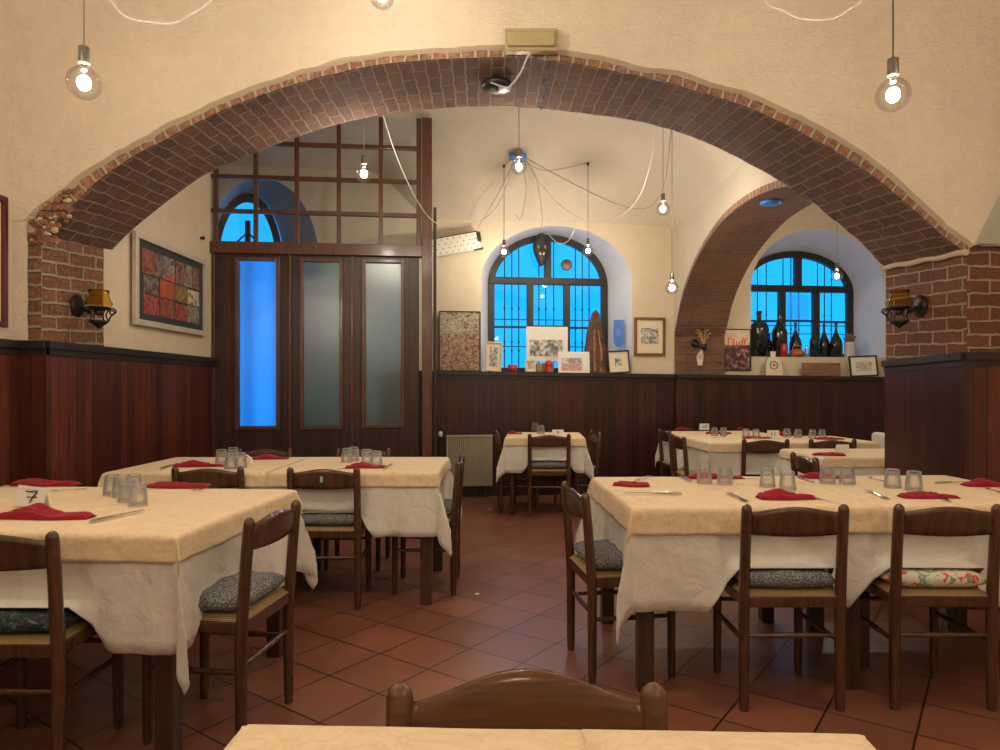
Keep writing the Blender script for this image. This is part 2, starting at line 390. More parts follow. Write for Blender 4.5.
# ------------------------------------------------------------------ far wall frame
W0=Vector((-.737,8.48,0)); yaw=math.atan(.12); WD=Vector((math.cos(yaw),math.sin(yaw),0)); WN=Vector((math.sin(yaw),-math.cos(yaw),0))
def FW(s,z,out=0): p=W0+WD*s+WN*out; return Vector((p.x,p.y,z))
def fws(px,out=0):
    k=(px-500)/F; o=W0+WN*out; return (k*o.y-o.x)/(WD.x-k*WD.y)
def fw(px,py,out=0):
    s=fws(px,out); p=W0+WD*s+WN*out; return s,H+(HZ-py)*p.y/F
def capz(s): return 1.535-.011*s
XL,XR=-2.80,2.81
YF,YB=4.20,4.98

# openings in far wall (s0,s1,zsill,zspring,zapex front) + (s0b,s1b,zspring_b,apex_b)
def opening(pl,pr,pys,pya,sill,bl,br,bs,ba,dep):
    s0=fws(pl); s1=fws(pr); d=8.7
    return dict(s0=s0,s1=s1,sill=sill,zs=pys,za=pya,b0=fws(bl,-dep),b1=fws(br,-dep),bs=bs,ba=ba,dep=dep)
O1=opening(481,632,2.66,3.36,1.52,488,607,2.70,3.38,.62)
O2=opening(751,885,2.62,3.42,1.735,737,852,2.66,3.24,.62)
O3=opening(203,319,2.85,3.84,.02,212,284,2.85,3.80,.6)
def arch_z(x,x0,x1,zs,za):
    c=(x0+x1)/2;h=(x1-x0)/2; u=max(0,1-((x-c)/h)**2); return zs+(za-zs)*math.sqrt(u)
def ap(x0,x1,sill,zs,za,n=28):
    pts=[(x0,sill),(x0,zs)]
    for i in range(1,n):
        a=PI*(1-i/n); c=(x0+x1)/2;h=(x1-x0)/2; pts.append((c+h*math.cos(a),zs+(za-zs)*math.sin(a)))
    return pts+[(x1,zs),(x1,sill)]

m=MB(); SE=fws(885)+1.2; S0=-3.5; ZT=3.98
def strip(m,a,b,zlo,zhi,fn,n,mi=0):
    m.grid(lambda u,v:fn(lerp(a,b,u),lerp(zlo(lerp(a,b,u)),zhi,v)),n,4,mi,True)
x=S0
for O in (O3,O1,O2):
    strip(m,x,O['s0'],lambda s:0,ZT,FW,6)
    n=40
    ss=[(O['s0']+O['s1'])/2-(O['s1']-O['s0'])/2*math.cos(PI*i/n) for i in range(n+1)]
    for i in range(n):
        a,b=ss[i],ss[i+1]; za,zb=arch_z(a,O['s0'],O['s1'],O['zs'],O['za']),arch_z(b,O['s0'],O['s1'],O['zs'],O['za'])
        m.add([FW(a,za),FW(b,zb),FW(b,ZT),FW(a,ZT)],[(0,1,2,3)])
        if O['sill']>.1: m.add([FW(a,0),FW(b,0),FW(b,O['sill']),FW(a,O['sill'])],[(0,1,2,3)])
    x=O['s1']
strip(m,x,SE,lambda s:0,ZT,FW,6)
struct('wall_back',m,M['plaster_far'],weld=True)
for k,(O,mt) in enumerate(((O3,'niche_dim'),(O1,'niche'),(O2,'niche'))):
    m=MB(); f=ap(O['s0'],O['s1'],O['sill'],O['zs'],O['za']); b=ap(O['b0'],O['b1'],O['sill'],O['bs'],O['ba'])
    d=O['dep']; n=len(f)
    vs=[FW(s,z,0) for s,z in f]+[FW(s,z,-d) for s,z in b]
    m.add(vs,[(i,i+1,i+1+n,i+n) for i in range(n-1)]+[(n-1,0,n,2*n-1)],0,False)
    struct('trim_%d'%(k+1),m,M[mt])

# ------------------------------------------------------------------ windows
def window(name,O,lower,transom,midz,cx,bars,sill):
    d=O['dep']; mt=M['darkframe']
    root=empty(name,FW((O['b0']+O['b1'])/2,sill,-d),yaw); root['kind']='structure'
    inv=Matrix.Rotation(-yaw,4,'Z')@Matrix.Translation(-root.location)
    def L(m): return m.xf(inv)
    T=.085; th=.07
    m=MB(); o=ap(O['b0'],O['b1'],sill,O['bs'],O['ba']); i_=ap(O['b0']+T,O['b1']-T,sill+T*.8,O['bs'],O['ba']-T)
    n=len(o)
    for z0,z1,fl in ((-d+th/2,-d-th/2,0),):
        A=[FW(s,z,z0) for s,z in o];B=[FW(s,z,z0) for s,z in i_];A2=[FW(s,z,z1) for s,z in o];B2=[FW(s,z,z1) for s,z in i_]
        fs=[]
        for i in range(n):
            j=(i+1)%n
            fs+=[(i,j,n+j,n+i),(n+i,n+j,3*n+j,3*n+i),(2*n+i,3*n+i,3*n+j,2*n+j)]
        m.add(A+B+A2+B2,fs)
    L(m).build('window_frame',mt,root)
    def bar(nm,s0,s1,z0,z1,dp=.08,off=0):
        m=MB(); c=FW((s0+s1)/2,(z0+z1)/2,-d+off); m.rbox(c,(s1-s0,dp,z1-z0),.006,yaw); L(m).build(nm,mt,root)
    bar('transom',O['b0']+.02,O['b1']-.02,transom-.045,transom+.045,.10)
    bar('mullion',cx-.045,cx+.045,transom,O['ba']-.03,.09)
    for c in lower: bar('mullion',c-.042,c+.042,sill,transom,.09)
    for (a,b_,z) in midz: bar('glazing_bar',a,b_,z-.014,z+.014,.05)
    m=MB(); g=ap(O['b0']+.03,O['b1']-.03,sill+.02,O['bs'],O['ba']-.03)
    m.add([FW(s,z,-d-.01) for s,z in g],[tuple(range(len(g)))]); L(m).build('pane',M['pane'],root)
    m=MB()
    for s in bars:
        zt=arch_z(s,O['b0'],O['b1'],O['bs'],O['ba']); m.tube([FW(s,sill-.02,-d-.16),FW(s,zt,-d-.16)],.008,6)
        for z in (transom-.35,sill+.3,sill+.42):
            if z<transom: m.tube([FW(s,z-.02,-d-.16),FW(s,z,-d-.16),FW(s,z+.02,-d-.16)],[.008,.016,.008],6)
    for z in (sill+.36,transom-.5,transom+.03): m.tube([FW(O['b0']-.0,z,-d-.16),FW(O['b1'],z,-d-.16)],.007,6)
    L(m).build('iron_grille',M['iron'],root)
    return root
d=.62
def S1(px): return fws(px,-d)
def Z1(px,py): return fw(px,py,-d)[1]
lw=[S1(530),S1(566.5)]
bars=[S1(p) for p in (506,513.5,520.5,541,548,556,578,585,592)]
window('window_1',O1,lw,Z1(545,281.5),[(O1['b0'],lw[0],Z1(510,327)),(lw[0],lw[1],Z1(548,326.5)),(lw[1],O1['b1'],Z1(585,328))],S1(547.5),bars,1.53)
lw=[S1(781.5),S1(815.5)]
bars=[S1(p) for p in (745,754,763,772,789,797,805,824,831,838)]
window('window_2',O2,lw,Z1(795,289),[(O2['b0'],lw[0],Z1(765,321)),(lw[0],lw[1],Z1(798,321)),(lw[1],O2['b1'],Z1(830,322))],S1(797.5),bars,1.74)
# glazed outer door in the vestibule
O=O3; d3=O['dep']; root=empty('door_1',FW((O['b0']+O['b1'])/2,0,-d3),yaw); root['kind']='structure'
inv=Matrix.Rotation(-yaw,4,'Z')@Matrix.Translation(-root.location)
m=MB(); o=ap(O['b0'],O['b1'],.02,O['bs'],O['ba']); i_=ap(O['b0']+.09,O['b1']-.09,.35,O['bs'],O['ba']-.12); n=len(o)
A=[FW(s,z,-d3+.04) for s,z in o];B=[FW(s,z,-d3+.04) for s,z in i_]
m.add(A+B,[(i,(i+1)%n,n+(i+1)%n,n+i) for i in range(n)])
m.xf(inv).build('door_frame',M['darkframe'],root)
m=MB(); g=[(s,z) for s,z in i_]; m.add([FW(s,z,-d3+.02) for s,z in g],[tuple(range(len(g)))]); m.xf(inv).build('pane',M['pane'],root)
m=MB(); cs=(O['b0']+O['b1'])/2
m.box(FW(cs,1.8,-d3+.02),(.06,.05,3.3),yaw)
for sgn in (-1,1):
    for z in (2.55,2.95):
        m.tube([FW(cs,z+.35,-d3+.03),FW(cs+sgn*.38,z,-d3+.03),FW(cs,z-.35,-d3+.03)],.013,6)
m.xf(inv).build('glazing_bar',M['darkframe'],root)
# net curtain added in place of the curtained building outside the right window
m=MB(); s0,s1=S1(786),S1(811); z0,z1=Z1(798,320),Z1(798,294)
t=NT('lilac_net'); tr=t.n('ShaderNodeBsdfTranslucent'); tr.inputs['Color'].default_value=(.75,.62,.9,1); tp=t.n('ShaderNodeBsdfTransparent')
mx=t.n('ShaderNodeMixShader'); mx.inputs[0].default_value=.55; t.l(tr.outputs[0],mx.inputs[1]); t.l(tp.outputs[0],mx.inputs[2])
t.l(mx.outputs[0],t.out.inputs['Surface'])
m.grid(lambda u,v:FW(lerp(s0,s1,u),lerp(z0,z1,v),-d-.06+.01*math.sin(u*40)),40,2)
tag(m.build('added_lilac_net',t.m),'sheer lilac curtain added for the curtained building beyond the centre pane of the right arched window','sheet')

# ------------------------------------------------------------------ floor
m=MB(); m.box((.8,3,-.05),(10,14,.1)); struct('floor',m,M['floor'])

# ------------------------------------------------------------------ front arch
def conv(l,d): return [((x-500)*d/F,H+(HZ-y)*d/F) for x,y in l]
PF=conv([(42,236),(60,217),(79,199),(96,182),(135,155),(160,142),(207,117.5),(250,99),(312,79),(370,66),(412,61),(500,57),(557,61),(600,68),(662,81),(707,94),(750,108),(820,142),(850,160),(885,185),(912,208),(938,231),(966,253)],YF)
PB=conv([(111,251),(132,230),(185,188),(212,171),(250,155),(300,136),(360,119),(410,111),(450,107.5),(500,106),(540,108.5),(597,115),(650,124),(695,138),(750,164),(800,194),(848,231),(886,268)],YB)
def arcparam(pts,n):
    L=[0]
    fine=[]; x0,x1=pts[0][0],pts[-1][0]
    for i in range(401):
        x=lerp(x0,x1,i/400); fine.append((x,interp(pts,x)))
    for i in range(400): L.append(L[-1]+math.dist(fine[i],fine[i+1]))
    out=[];j=0
    for k in range(n+1):
        t=L[-1]*k/n
        while j<399 and L[j+1]<t: j+=1
        q=(t-L[j])/(L[j+1]-L[j]+1e-9); out.append((lerp(fine[j][0],fine[j+1][0],q),lerp(fine[j][1],fine[j+1][1],q)))
    return out,L[-1]
NA=120
AF,LF=arcparam(PF,NA); AB,LB=arcparam(PB,NA)
m=MB()
def sof(u,v):
    i=u*NA; k=int(round(i)); a,b=AF[k],AB[k]; x,z=lerp(a[0],b[0],v),lerp(a[1],b[1],v)
    j=.008*nz(x*9,v*7,z*9)
    return Vector((x+j,lerp(YF,YB,v),z+j))
m.grid(sof,NA,10,0,True,lambda u,v:(v*.8+.1,u*LF))
soff=struct('ceiling_arch',m,M['brick_soffit'])
# crack down the soffit
m=MB(); pts=[]
for i in range(13):
    v=i/12; px=lerp(549,541,v)+2.0*math.sin(i*2.1); y=lerp(YF,YB,v); x=(px-500)*y/F; z=lerp(interp(PF,x),interp(PB,x),v)
    pts.append((x,y,z-.006))
m.tube(pts,[.003+.003*abs(math.sin(i*1.7)) for i in range(13)],5); struct('trim_4',m,M['ink'])
# jambs
zl0,zr0=AF[0][1],AF[-1][1]
m=MB()
def jamb(x0,x1,z0f,z0b):
    return (lambda u,v:Vector((lerp(x0,x1,u)+.010*nz(u*6,v*14,x0)*min(1,u*5),lerp(YF-.006,YB,u),lerp(0,lerp(z0f,z0b,u),v))))
m.grid(jamb(AF[0][0],AB[0][0],AF[0][1],AB[0][1]),10,30,0,True,lambda u,v:(u*.8,v*2.3))
struct('wall_left_jamb',m,M['brick_left'])
m=MB(); m.box((-2.895,YF+.012,zl0+.12),(.23,.02,.34)); m.box((XR+.2,YF+.012,zr0+.05),(.34,.02,.2)); struct('trim_10',m,M['mortar'])
m=MB(); m.grid(jamb(AF[-1][0],AB[-1][0],AF[-1][1],AB[-1][1]),10,30,0,True,lambda u,v:(u*.8+.1,v*2.2))
struct('wall_right_jamb',m,M['brick_pier'])
# white mortar ledge at right springing
m=MB(); pts=[Vector((lerp(AF[-1][0],AB[-1][0],t)-.012,lerp(YF-.02,YB,t),lerp(AF[-1][1],AB[-1][1],t)+.006*math.sin(t*17))) for t in [i/12 for i in range(13)]]
m.tube(pts,[.02+.008*nz(i*1.3,2) for i in range(13)],7); struct('trim_5',m,M['mortar'])
# offset curves on the face
def off(k,d):
    a=AF[max(k-1,0)];b=AF[min(k+1,NA)]; t=Vector((b[0]-a[0],b[1]-a[1])).normalized(); n=Vector((-t.y,t.x))
    return (AF[k][0]+n.x*d,AF[k][1]+n.y*d)
m=MB(); vs=[];uv=[]
for k in range(NA+1):
    for d_ in (0,.13):
        p=off(k,d_); vs.append((p[0],YF,p[1])); uv.append((LF*k/NA,.02+d_))
m.add(vs,[(2*k,2*k+2,2*k+3,2*k+1) for k in range(NA)],0,False,uv); struct('trim_6',m,M['brick_ring'])
# plaster face above, with a crumbled lip
def dlip(k):
    t=k/NA; base=.058 if t<.6 else .05+.025*math.sin((t-.6)*8)
    if t<.12: base+=.07*(1-t/.12)
    return base+.018*nz(k*.23,5)+.008*nz(k*1.1,9)
FX0,FX1,FZ=-2.95,3.6,4.3
m=MB()
lip=[off(k,dlip(k)) for k in range(NA+1)]; lip[0]=(min(lip[0][0],-2.84),lip[0][1])
rows=10
def above(k,r):
    x,z=lip[k]; fx=lerp(FX0,FX1,k/NA); t=r/rows
    X=lerp(x,lerp(x,fx,min(1,t)),t); Z=lerp(z,FZ,t)
    yy=YF-.025-.9*max(0,(Z-3.45))**2*.8
    return Vector((X,yy+.006*nz(X*2,Z*2),Z))
m.grid(lambda u,v:above(int(round(u*NA)),int(round(v*rows))),NA,rows)
for kk,fx in ((0,FX0),(NA,FX1)):
    vs=[]
    for r_ in range(rows+1):
        q=above(kk,r_); vs+= [q,Vector((fx,q.y,q.z))]
    m.add(vs,[(2*i,2*i+1,2*i+3,2*i+2) for i in range(rows)])
struct('wall_front_arch',m,M['plaster'])
m=MB(); vs=[]
for k in range(NA+1):
    for q,(dd,yy) in enumerate(((0,YF-.027),(-.012-.012*abs(nz(k*.9,3)),YF-.012),(-.02-.02*abs(nz(k*.5,8)),YF+.004))):
        p=off(k,dlip(k)+dd); vs.append((p[0],yy,p[1]))
m.add(vs,[(3*k+q,3*k+3+q,3*k+4+q,3*k+1+q) for k in range(NA) for q in (0,1)],0,True); struct('trim_7',m,M['mortar'])
# piers' front faces
m=MB(); m.grid(lambda u,v:Vector((lerp(-2.875+.02*nz(v*9,3),AF[0][0],u),YF-.004,lerp(0,zl0+.02,v))),2,24,0,False,lambda u,v:(u*.12,v*2.3)); struct('wall_left_pier',m,M['brick_left'])
m=MB(); m.grid(lambda u,v:Vector((lerp(-2.96,-2.86+.025*nz(v*11,6),u),YF-.02,lerp(0,zl0+.4,v))),2,30); struct('wall_left_pier_render',m,M['plaster'])
m=MB(); m.grid(lambda u,v:Vector((lerp(AF[-1][0],FX1,u),YF-.004-.0*u,lerp(0,zr0+.07,v))),4,8,0,False,lambda u,v:(u*.8+.93,v*2.2)); struct('wall_right_pier',m,M['brick_pier'])
# back face of arch wall (towards rear room)
m=MB()
m.grid(lambda u,v:Vector((AB[int(round(u*NA))][0],YB,lerp(AB[int(round(u*NA))][1],4.2,v))),NA,2)
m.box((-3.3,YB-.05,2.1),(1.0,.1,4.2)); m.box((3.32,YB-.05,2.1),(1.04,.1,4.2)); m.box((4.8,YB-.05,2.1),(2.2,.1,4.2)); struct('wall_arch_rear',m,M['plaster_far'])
m=MB(); random.seed(5)
for q in range(110):
    px=random.uniform(30,70); py=random.uniform(190,243); 
    if py<262-px*1.0+ -0: 
        if px<40 and py<215: continue
    if px>58 and py>222: continue
    c=P(px,py,YF-.012); sz=random.uniform(.008,.021)
    bm=bmesh.new(); bmesh.ops.create_icosphere(bm,subdivisions=1,radius=1)
    vs=[Vector((c.x+v.co.x*sz*1.35*(1+.35*nz(v.co.x*2+q,v.co.y*2,v.co.z*2)),c.y+v.co.y*.012,c.z+v.co.z*sz*(1+.35*nz(v.co.x*2,v.co.y*2+q,v.co.z*2)))) for v in bm.verts]
    m.add(vs,[[v.index for v in f.verts] for f in bm.faces],0 if q%5<1 else 1,False); bm.free()
struct('trim_11',m,[M['mortar'],plain('loose_brick',(.24,.11,.07),.9,0,.4,30,.6)])
# right vault rib and lunette
m=MB(); a=Vector((2.87,YF-.05,2.20)); b=Vector((3.55,YF-.25,3.55)); dr=(b-a).normalized(); sd=Vector((dr.z,0,-dr.x))
m.add([a-sd*.0,a+Vector((.13,0,0)),b+sd*.14,b,a+Vector((0,.05,0)),b+Vector((0,.1,0))],[(0,1,2,3),(0,3,5,4)])
struct('trim_8',m,M['greyplaster'])
m=MB(); m.add([(2.90,YF-.03,2.19),(3.62,YF-.06,2.19),(3.62,YF-.2,3.6),(3.5,YF-.2,3.5)],[(0,1,2,3)]); struct('wall_right_lunette',m,M['greyplaster'])
# front room shell
m=MB(); m.grid(lambda u,v:Vector((FX0,lerp(-3.2,YF,u),lerp(0,4.3,v))),8,8); struct('wall_left',m,M['plaster'])
m=MB(); m.grid(lambda u,v:Vector((FX1,lerp(-3.2,YF,u),lerp(0,4.3,v))),8,8); struct('wall_right',m,M['plaster'])
m=MB(); m.grid(lambda u,v:Vector((lerp(FX0,FX1,u),-3.2,lerp(0,4.3,v))),8,8); struct('wall_front',m,M['plaster'])
m=MB(); m.grid(lambda u,v:Vector((lerp(FX0-.1,FX1+.1,u),lerp(-3.3,YF-.3,v),4.22+.4*math.sin(PI*u)*math.sin(PI*v))),20,20); struct('ceiling_front',m,M['plaster'])
# rear room left wall
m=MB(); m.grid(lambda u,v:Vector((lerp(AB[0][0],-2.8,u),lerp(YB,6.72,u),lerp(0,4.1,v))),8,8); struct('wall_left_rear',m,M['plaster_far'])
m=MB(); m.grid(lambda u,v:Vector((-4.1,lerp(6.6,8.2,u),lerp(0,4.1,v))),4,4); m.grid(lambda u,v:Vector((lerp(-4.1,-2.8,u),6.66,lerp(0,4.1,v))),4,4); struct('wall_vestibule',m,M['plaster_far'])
m=MB(); m.box(FW(fws(345),1.32,.03),(fws(432)-fws(320)+.25,.05,2.64),yaw); struct('wall_vestibule_dim_panel',m,M['niche_dim'])  # grey sheet added to dim the view through the frosted panes
# rear vault
def cg(t): t=max(0,min(1,t)); return math.sqrt(max(0,1-(1-t)**2))
def wally(x): return 8.48+.1209*(x+.737)
def ceilz(x,y):
    t=max(0,min(1,(x+1.6)/.8)); t=t*t*(3-2*t); zs=lerp(3.96,3.36,t)
    g=cg((wally(x)-y)/1.7)*cg((y-YB+.35)/1.7)*cg((2.23-x)/1.5)
    return zs+(4.06-zs)*g
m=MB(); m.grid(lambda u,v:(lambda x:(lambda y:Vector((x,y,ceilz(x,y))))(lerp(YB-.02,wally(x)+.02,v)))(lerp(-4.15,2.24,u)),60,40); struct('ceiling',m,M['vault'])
# side arch (x 2.23 .. 2.85)
SAX0,SAX1=2.23,2.86
SP=[(4.98,2.72),(5.2,2.84),(5.5,2.93),(6.15,3.01),(6.8,3.01),(7.3,2.93),(7.8,2.78),(8.2,2.58),(8.5,2.35),(8.68,2.12),(8.80,1.98)]
def saz(y): return interp(SP,y)
YS=8.80
m=MB(); L=[0]; NS=60; ys=[lerp(4.98,YS,(i/NS)) for i in range(NS+1)]
ys=[4.98+(YS-4.98)*math.sin(PI/2*i/NS) for i in range(NS+1)]
for i in range(NS): L.append(L[-1]+math.dist((ys[i],saz(ys[i])),(ys[i+1],saz(ys[i+1]))))
m.grid(lambda u,v:Vector((lerp(SAX0,SAX1,v),ys[int(round(u*NS))],saz(ys[int(round(u*NS))]))),NS,3,0,True,lambda u,v:(v*.62,L[int(round(u*NS))]))
m.grid(lambda u,v:Vector((lerp(SAX0,SAX1,u),YS,lerp(0,1.98,v))),2,2,0,False,lambda u,v:(u*.62,v*1.98-.01))
struct('ceiling_side_arch',m,M['brick_far'])
for nm,x in (('wall_side_arch_left',SAX0-.004),('wall_side_arch_right',SAX1+.004)):
    m=MB(); m.grid(lambda u,v:Vector((x,ys[int(round(u*NS))],lerp(saz(ys[int(round(u*NS))])+.05,4.1,v))),NS,2)
    m.grid(lambda u,v:Vector((x,lerp(YS,YS+.25,u),lerp(0,4.1,v))),1,2); struct(nm,m,M['vault' if x<2.5 else 'plaster_far'])
m=MB()
for x in (SAX0-.006,):
    m.grid(lambda u,v:Vector((x,ys[int(round(u*NS))],saz(ys[int(round(u*NS))])+lerp(0,.06,v))),NS,1,0,True,lambda u,v:(L[int(round(u*NS))],v*.06+.02))
struct('trim_9',m,M['brick_ring'])
# side bay ceiling and outer wall
def bayz(x,y):
    return 3.46+.5*cg((x-2.86)/1.2)*cg((wally(x)-y)/1.3)*cg((5.9-x)/1.2)
m=MB(); m.grid(lambda u,v:(lambda x:(lambda y:Vector((x,y,bayz(x,y))))(lerp(YB-.02,wally(x)+.02,v)))(lerp(2.86,5.9,u)),40,40); struct('ceiling_side_bay',m,M['plaster_far'])
m=MB(); m.grid(lambda u,v:Vector((5.85,lerp(4.9,9.5,u),lerp(0,4,v))),4,4); struct('wall_side_bay',m,M['plaster_far'])

# ------------------------------------------------------------------ wainscot
def wains(name,p0,p1,z0,z1,mt,th=.035,capd=.05,uo=0,parent=None):
    p0=Vector((*p0,0));p1=Vector((*p1,0)); d=(p1-p0); Ln=d.length; d.normalize(); n=Vector((d.y,-d.x,0))
    m=MB()
    def pt(s,z,o): return p0+d*s+n*o+Vector((0,0,z))
    zt=lambda s:lerp(z0,z1,s/Ln)
    q=[(0,0,th),(Ln,0,th)]
    vs=[pt(0,0,th),pt(Ln,0,th),pt(Ln,z1,th),pt(0,z0,th),pt(0,0,0),pt(0,z0,0),pt(Ln,0,0),pt(Ln,z1,0)]
    m.add(vs,[(0,1,2,3),(4,0,3,5),(1,6,7,2),(3,2,7,5)],0,False,[(uo,0),(uo+Ln,0),(uo+Ln,z1),(uo,z0),(uo-th,0),(uo-th,z0),(uo+Ln+th,0),(uo+Ln+th,z1)])
    o=struct(name,m,mt)
    m=MB()
    for s0,s1,za,zb,o0,o1 in ((-.0,Ln,-.045,0,0,capd),(-.0,Ln,-.085,-.045,0,capd*.7)):
        vs=[pt(s0,z0+za,o0),pt(s1,z1+za,o0),pt(s1,z1+za,o1),pt(s0,z0+za,o1),pt(s0,z0+zb,o0),pt(s1,z1+zb,o0),pt(s1,z1+zb,o1),pt(s0,z0+zb,o1)]
        m.add(vs,[(0,1,2,3),(4,7,6,5),(0,4,5,1),(1,5,6,2),(2,6,7,3),(3,7,4,0)])
    m.build('wainscot_cap',M['cap'],o)
    return o
wains('wall_left_wainscot',(FX0,-3.2),(FX0,YF),1.62,1.62,M['boards'],.04,.07)
wains('wall_left_jamb_wainscot',(-2.79,YF-.03),(-2.80,6.66),1.62,1.62,M['boards'],.035,.07,.03)
wains('wall_left_pier_wainscot',(-2.95,YF-.0),(-2.74,YF-.0),1.62,1.62,M['boards'],.035,.06,.5)
wains('wall_right_jamb_wainscot',(XR-.0,YB),(2.835,YF-.04),1.53,1.55,M['boards_far'],.035,.06)
wains('wall_right_pier_wainscot',(2.80,YF-.0),(3.6,YF-.0),1.55,1.55,M['boards'],.035,.06,.3)
# far wainscot: boards then shelf cap
sA,sB=fws(432),fws(669)
m=MB()
def FWP(s): return FW(s,0)
def farw(name,s0,s1,out,capd):
    p0=FW(s0,0);p1=FW(s1,0)
    p0=(p0.x,p0.y);p1=(p1.x,p1.y)
    return wains(name,p0,p1,capz(s0),capz(s1),M['boards_far'],out,capd,s0)
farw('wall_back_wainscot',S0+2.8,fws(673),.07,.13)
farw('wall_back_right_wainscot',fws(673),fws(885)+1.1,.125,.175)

# ------------------------------------------------------------------ partition
PA=Vector((-2.80,6.70,0)); PY=math.atan(.105); PD=Vector((math.cos(PY),math.sin(PY),0)); PN=Vector((math.sin(PY),-math.cos(PY),0))
def pts_(px,out=0):
    k=(px-500)/F; o=PA+PN*out; return (k*o.y-o.x)/(PD.x-k*PD.y)
def pz(px,py,out=0):
    s=pts_(px,out); p=PA+PN*out+PD*s; return H+(HZ-py)*p.y/F
part=empty('wall_partition',PA,PY); part['kind']='structure'
PL=pts_(432)
ZR=pz(320,249)      # rail centre
# local coords: x along, y = -out
def pbox(nm,s0,s1,z0,z1,o0,o1,mt,bev=.005):
    m=MB(); m.rbox(((s0+s1)/2,-(o0+o1)/2,(z0+z1)/2),(s1-s0,abs(o1-o0),z1-z0),bev); return m.build(nm,mt,part)
g=[(pts_(239),pts_(276.5),pz(258,426),pz(258,261)),(pts_(303.5),pts_(339.5),pz(320,426),pz(320,262)),(pts_(365.5),pts_(401),pz(383,424.5),pz(383,263))]
xs=[0]+[q for a in g for q in a[:2]]+[PL-.13]
m=MB()
def bq(s0,s1,z0,z1,o=.0):
    m.add([(s0,-o,z0),(s1,-o,z0),(s1,-o,z1),(s0,-o,z1)],[(0,1,2,3)],0,False,[(s0,z0),(s1,z0),(s1,z1),(s0,z1)])
    m.add([(s0,.04,z0),(s1,.04,z0),(s1,.04,z1),(s0,.04,z1)],[(3,2,1,0)],0,False,[(s0,z0),(s1,z0),(s1,z1),(s0,z1)])
for i in range(0,len(xs)-1):
    if i%2==0: bq(xs[i],xs[i+1],0,ZR)
    else:
        a=g[i//2]; bq(a[0],a[1],0,a[2]); bq(a[0],a[1],a[3],ZR)
m.build('plank_panel',M['boards_door'],part)
for a in g:
    m=MB(); w=.035
    for (x0,x1,z0,z1) in ((a[0]-w,a[0],a[2]-w,a[3]+w),(a[1],a[1]+w,a[2]-w,a[3]+w),(a[0],a[1],a[2]-w,a[2]),(a[0],a[1],a[3],a[3]+w)):
        m.rbox(((x0+x1)/2,.01,(z0+z1)/2),(x1-x0,.07,z1-z0),.004)
    fr=m.build('pane_frame',M['trimwood'],part)
    m=MB(); m.box(((a[0]+a[1])/2,.02,(a[2]+a[3])/2),(a[1]-a[0],.004,a[3]-a[2])); m.build('frosted_pane',M['frost'],part)
for s in (.02,pts_(290),pts_(352)): pbox('batten',s-.012,s+.012,0,ZR-.05,0,.02,M['trimwood'])
pbox('transom_rail',-.02,PL-.06,ZR-.065,ZR+.05,-.05,.05,M['trimwood'])
pbox('corner_post',PL-.10,PL-.0,0,4.02,-.05,.06,M['trimwood'])
pbox('edge_post',PL-.155,PL-.105,ZR,4.02,-.04,.03,M['trimwood'])
zrows=[pz(320,213.5),pz(320,179.5),pz(320,145.5)]
for z in zrows: pbox('muntin',0,PL-.12,z-.02,z+.02,-.02,.025,M['trimwood'])
for px in (216,256,297,339,381): pbox('muntin',pts_(px)-.021,pts_(px)+.021,ZR,4.02,-.018,.022,M['trimwood'])
m=MB(); m.box((PL/2-.05,.0,(ZR+4.02)/2),(PL-.12,.004,4.02-ZR)); m.build('upper_pane',M['pane'],part)
# dark return board right of the post
m=MB(); m.rbox((PL+.03,.12,1.34+.52),(.03,.2,1.34*2-.1),.004); m.build('return_board',M['darkframe'],part)

